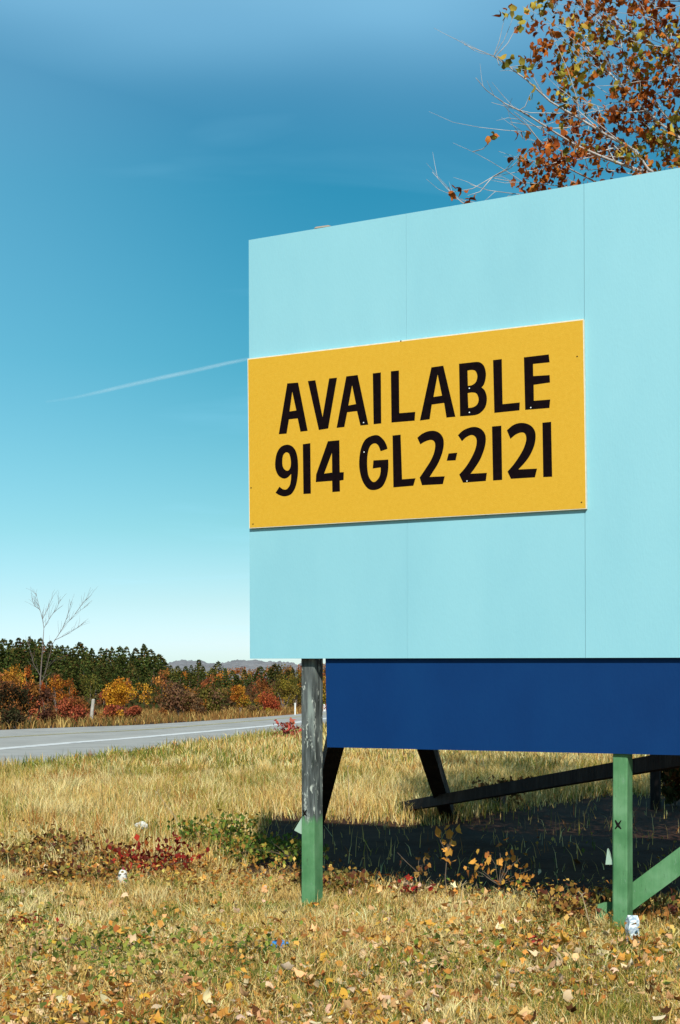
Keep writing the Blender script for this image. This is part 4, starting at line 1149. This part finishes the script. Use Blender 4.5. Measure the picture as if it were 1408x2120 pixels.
for px in (15, 45, 85, 110):
    fill_tree(px, 170, float(np.interp(px, prof_x, prof_y)) + random.uniform(2, 10), 44, random.choice([1, 3]))

def conifer_mesh(seed, slim):
    r_ = np.random.default_rng(seed); n_ = 900
    t = r_.random(n_) ** 1.25; t = np.clip(t, .02, .995)
    lay = np.floor(t * 15) / 15 + r_.normal(0, .012, n_) + .02
    t = np.where(r_.random(n_) < .75, lay, t); t = np.clip(t, .03, 1.0)
    az = r_.uniform(0, 6.283, n_)
    lob = 1 + .22 * np.sin(az * 3 + seed) + .18 * np.sin(az * 5 + t * 23 + seed)
    R_ = slim * (1 - t) ** .7 * lob * (.35 + .65 * r_.random(n_) ** .5) + .006
    P_ = np.stack([np.cos(az) * R_, np.sin(az) * R_, t - R_ * .25], 1)
    P_[:, 2] = np.clip(P_[:, 2], .02, 1.0)
    c = np.clip(pick([(.040, .056, .015), (.062, .076, .018), (.09, .086, .022), (.026, .036, .013), (.13, .075, .025)], [4, 3, 2, 1.2, .7], n_, .25), .004, .5)
    return leaves_mesh('crown', P_, r_.uniform(.045, .095, n_) * (1.15 - .55 * t), c, None, .3, False)
cons = [conifer_mesh(11 + k, s_) for k, s_ in enumerate((.24, .3, .34, .22, .28, .38))]
def conifer(px, Y, pyt, k, label='dark green conifer in the dense stand on the wooded slope'):
    X = (px - CX) / F * Y; z0 = float(gz(X, Y)); hgt = CH + (HY - pyt) / F * Y - z0
    if hgt < 1.5: return
    e = empty('conifer', (X, Y, z0), label, 'conifer', 'conifers of the wooded slope', random.uniform(0, 6.28))
    s_ = hgt * random.uniform(.8, 1.7)
    e.scale = (s_, s_, hgt)
    link('crown', cons[k], M_wood_far, e); link('trunk', trunk_me, M_bark_dark, e)
def prof(px): return float(np.interp(px, prof_x, prof_y))
for px, py in ((165, 1329), (232, 1339), (248, 1337), (262, 1338), (281, 1341), (298, 1333), (312, 1344), (140, 1336), (38, 1318), (8, 1322), (62, 1318), (84, 1320), (104, 1326), (210, 1340), (412, 1364), (396, 1376), (452, 1368), (368, 1378), (190, 1342), (128, 1336), (330, 1354), (222, 1343), (118, 1334), (148, 1340), (178, 1338), (50, 1322), (22, 1322), (340, 1364), (385, 1378), (72, 1324)):
    conifer(px, random.uniform(165, 185), py, random.randrange(6))
for px in range(-200, 0, 15): conifer(px + random.uniform(-4, 4), random.uniform(165, 185), prof(px) + random.uniform(-2, 8), random.randrange(6))
for px in range(-200, 360, 11): conifer(px + random.uniform(-5, 5), random.uniform(140, 155), prof(px) + random.uniform(8, 24), random.randrange(6))
for px in range(-195, 360, 13): conifer(px + random.uniform(-6, 6), random.uniform(120, 132), prof(px) + random.uniform(24, 50), random.randrange(6))
for px in range(360, 720, 13): conifer(px + random.uniform(-6, 6), random.uniform(125, 145), prof(px) + random.uniform(6, 26), random.randrange(6))
for px in range(100, 350, 17): conifer(px + random.uniform(-6, 6), random.uniform(106, 114), prof(px) + random.uniform(46, 85), random.randrange(6))

# tangled undergrowth that covers the slope between the trunks
m_ = 26000
y = rng.uniform(84, 190, m_); x = rng.uniform(-.36, .06, m_) * y
z = gz(x, y) + rng.random(m_) ** 1.5 * 1.3 * np.clip((y - 84) / 25, .35, 1)
kp = x < far_x(y) - 5
P_ = np.stack([x, y, z], 1)[kp]
tag(link('undergrowth', leaves_mesh('undergrowth', P_, rng.uniform(.25, .5, len(P_)), pick([(.06, .045, .02), (.12, .06, .025), (.05, .055, .018), (.2, .09, .03)], [3, 2, 3, 1], len(P_)), None, .3, False), M_bush), 'brown and green undergrowth between the trees of the slope', 'undergrowth', kind='stuff')

# the bare tree beside the road
YB = 61.0
bb = at(80, 1497, YB); bb.z = float(gz(bb.x, bb.y))
bt = empty('bare_tree', tuple(bb), 'leafless grey tree rising above the thicket beyond the road', 'tree')
mb = MB(); mb.tube([bb, at(82, 1450, YB), at(84, 1400, YB), at(88, 1345, YB), at(91, 1300, YB)], [.05, .042, .032, .02, .012], 7)
mb.v = [tuple(Vector(v) - bb) for v in mb.v]; link('trunk', mb.mesh('trunk', True), M_bark_dark, bt)
mb = MB()
bl_ = [[(91, 1300), (88, 1282), (83, 1262), (77, 1238), (74, 1228)], [(91, 1300), (103, 1280), (118, 1258), (126, 1240)], [(83, 1425), (96, 1385), (108, 1335), (130, 1300), (155, 1272), (183, 1252)], [(130, 1300), (140, 1275), (148, 1245)], [(112, 1326), (135, 1315), (160, 1300), (175, 1288)], [(155, 1272), (172, 1248), (186, 1236)], [(88, 1282), (98, 1262), (108, 1238)], [(84, 1400), (70, 1375), (62, 1345), (58, 1330)], [(96, 1385), (110, 1370), (124, 1360)], [(83, 1262), (72, 1255), (66, 1240)]]
for pl in bl_:
    dd = random.uniform(-1.2, 1.2); n_ = len(pl)
    P_ = [at(x, y, YB + dd * i / n_) for i, (x, y) in enumerate(pl)]
    mb.tube(P_, [.010 * (1 - .8 * i / (n_ - 1)) + .003 for i in range(n_)], 5)
    for i in range(n_ - 1):
        for k in range(4):
            p = P_[i].lerp(P_[i + 1], random.random()); d = ((P_[i + 1] - P_[i]).normalized() + Vector((random.uniform(-.8, .8), random.uniform(-.6, .6), random.uniform(-.2, .7)))).normalized()
            q_ = p + d * random.uniform(.25, .7)
            mb.tube([p, p.lerp(q_, .5) + Vector((random.uniform(-.04, .04), 0, .02)), q_], [.007, .005, .003], 4, cap=False)
mb.v = [tuple(Vector(v) - bb) for v in mb.v]; link('branches', mb.mesh('branches'), M_bark_dark, bt)

# fence posts and the white marker posts
def fpost(px, pb, pt, w, Y, label, m, lean_=0, cat='fence post'):
    p = at(px, pb, Y); z0 = float(gz(p.x, p.y)); hgt = CH + (HY - pt) / F * Y - z0
    mb = MB(); wm = w / F * Y / 2
    mb.tube([Vector((0, 0, -.2)), Vector((lean_ * .5, 0, hgt * .5)), Vector((lean_, 0, hgt - .03)), Vector((lean_, 0, hgt))], [wm, wm, wm, wm * .7], 8)
    o = link('fence_post' if cat == 'fence post' else 'marker_post', mb.mesh('post'), m, None, (p.x, p.y, z0)); tag(o, label, cat)
fpost(188, 1486, 1447, 7, 64, 'weathered pale fence post leaning among the red shrubs', noise_mat('grey_fence_wood', [(.35, .31, .26), (.5, .46, .4)], 9, 3, .9), .12)
fpost(611, 1478, 1455, 3, 80, 'white marker post on the far verge left of the worn post', mat('white_marker', (.75, .75, .72), .6), 0, 'marker post')
fpost(672, 1476, 1458, 6, 92, 'white marker post seen between the worn post and the skirt', mat('white_marker', (.75, .75, .72), .6), 0, 'marker post')

# pale dry grass on the far verge
x = rng.uniform(-40, 6, 60000); y = rng.uniform(40, 100, 60000)
fx_ = far_x(y); keep = (x < fx_ - .2) & (x > fx_ - 16) & (x < .26 * y) & (x > -.30 * y - 2); x, y = x[keep], y[keep]; m_ = len(x)
cc = np.where((rng.random(m_) < .62)[:, None], np.array([.27, .14, .045]), np.where((rng.random(m_) < .6)[:, None], STRAW * .72, np.array([.12, .10, .03])))
tag(link('grass', blades('grass', x, y, rng.uniform(.12, .5, m_), rng.uniform(.03, .06, m_), rng.uniform(.1, .8, m_), cc), M_grass), 'brown and straw coloured rough grass on the far verge', 'grass', kind='stuff')

# ------------------------------------------------------------------ the distant ridge
rx = np.array([-2500, -1200, -300, 200, 300, 345, 360, 380, 410, 440, 455, 480, 510, 540, 600, 700, 1000, 1800, 3200])
ry = np.array([1385, 1375, 1378, 1376, 1372, 1366, 1363, 1361, 1362, 1367, 1367, 1363, 1362, 1363, 1366, 1370, 1375, 1372, 1385])
pxs = np.concatenate([np.arange(-2500, 250, 30.0), np.arange(250, 640, 1.6), np.arange(640, 3200, 30.0)])
rows = []
for k, (Y_, f) in enumerate(((1500, 0.0), (1650, .45), (1780, .8), (1900, 1.0), (2100, .7), (2600, 0))):
    top = CH + (HY - np.interp(pxs, rx, ry) - 6.0) / F * 1900
    j = (fbm(pxs / 4.0, np.full(len(pxs), k * 9.1), 6, 3) - .5) * 4.5 + (fbm(pxs / 22.0, np.full(len(pxs), k * 3.3), 8, 2) - .5) * 4 
    rows.append(np.stack([(pxs - CX) / F * Y_, np.full(len(pxs), float(Y_)), top * f + j * (1 if 0 < f else 0)], 1))
V = np.concatenate(rows); n_ = len(pxs)
a_ = (np.arange(len(rows) - 1)[:, None] * n_ + np.arange(n_ - 1)[None]).ravel()
M_ridge = noise_mat('bare_woods_far', [(0.15, 0.15, 0.16), (0.25, 0.245, 0.255), (0.36, 0.35, 0.35)], 0.09, 10, 0.95)
tag(link('distant_ridge', np_mesh('distant_ridge', V, np.stack([a_, a_ + 1, a_ + n_ + 1, a_ + n_], 1), np.full(len(a_), 4)), M_ridge), kind='structure')

# ------------------------------------------------------------------ the contrail, high up
m = bpy.data.materials.new('ice_trail'); m.use_nodes = True
t = m.node_tree; t.nodes.clear(); n = t.nodes; l = t.links
out = n.new('ShaderNodeOutputMaterial'); lw = n.new('ShaderNodeLayerWeight'); lw.inputs[0].default_value = .5
inv = n.new('ShaderNodeMath'); inv.operation = 'SUBTRACT'; inv.inputs[0].default_value = 1.0; l.new(lw.outputs['Facing'], inv.inputs[1])
pw_ = n.new('ShaderNodeMath'); pw_.operation = 'POWER'; pw_.inputs[1].default_value = 1.6; l.new(inv.outputs[0], pw_.inputs[0])
at2 = n.new('ShaderNodeAttribute'); at2.attribute_name = 'Col'
tco = n.new('ShaderNodeTexCoord'); nz2 = n.new('ShaderNodeTexNoise'); nz2.inputs['Scale'].default_value = .0012; nz2.inputs['Detail'].default_value = 4; l.new(tco.outputs['Object'], nz2.inputs['Vector'])
mu1 = n.new('ShaderNodeMath'); mu1.operation = 'MULTIPLY'; l.new(pw_.outputs[0], mu1.inputs[0]); l.new(at2.outputs['Fac'], mu1.inputs[1])
mu2 = n.new('ShaderNodeMath'); mu2.operation = 'MULTIPLY'; l.new(mu1.outputs[0], mu2.inputs[0]); l.new(nz2.outputs[0], mu2.inputs[1])
df = n.new('ShaderNodeBsdfDiffuse'); df.inputs[0].default_value = (.85, .9, .92, 1)
tp = n.new('ShaderNodeBsdfTransparent'); mxs = n.new('ShaderNodeMixShader')
l.new(mu2.outputs[0], mxs.inputs[0]); l.new(tp.outputs[0], mxs.inputs[1]); l.new(df.outputs[0], mxs.inputs[2]); l.new(mxs.outputs[0], out.inputs[0])
YC = 30000.0
pts = [(95, 832), (150, 824), (200, 813), (260, 799), (330, 783), (400, 768), (470, 752), (515, 743), (700, 700), (900, 655)]
al = [0.03, .05, .09, .12, .15, .15, .16, .12, .08, .04]; rad = [30, 38, 46, 52, 54, 52, 48, 42, 36, 30]
mb = MB(); org = at(*pts[0], YC)
mb.tube([at(x, y, YC) - org for x, y in pts], rad, 12, cap=False)
me = mb.mesh('contrail', True)
ca = me.color_attributes.new('Col', 'FLOAT_COLOR', 'POINT')
ca.data.foreach_set('color', np.repeat(np.array([[v, v, v, 1.0] for v in al], dtype=np.float32), 12, axis=0).ravel())
o = link('contrail', me, m, None, org); tag(o, 'faint white contrail slanting across the blue sky left of the billboard', 'contrail')
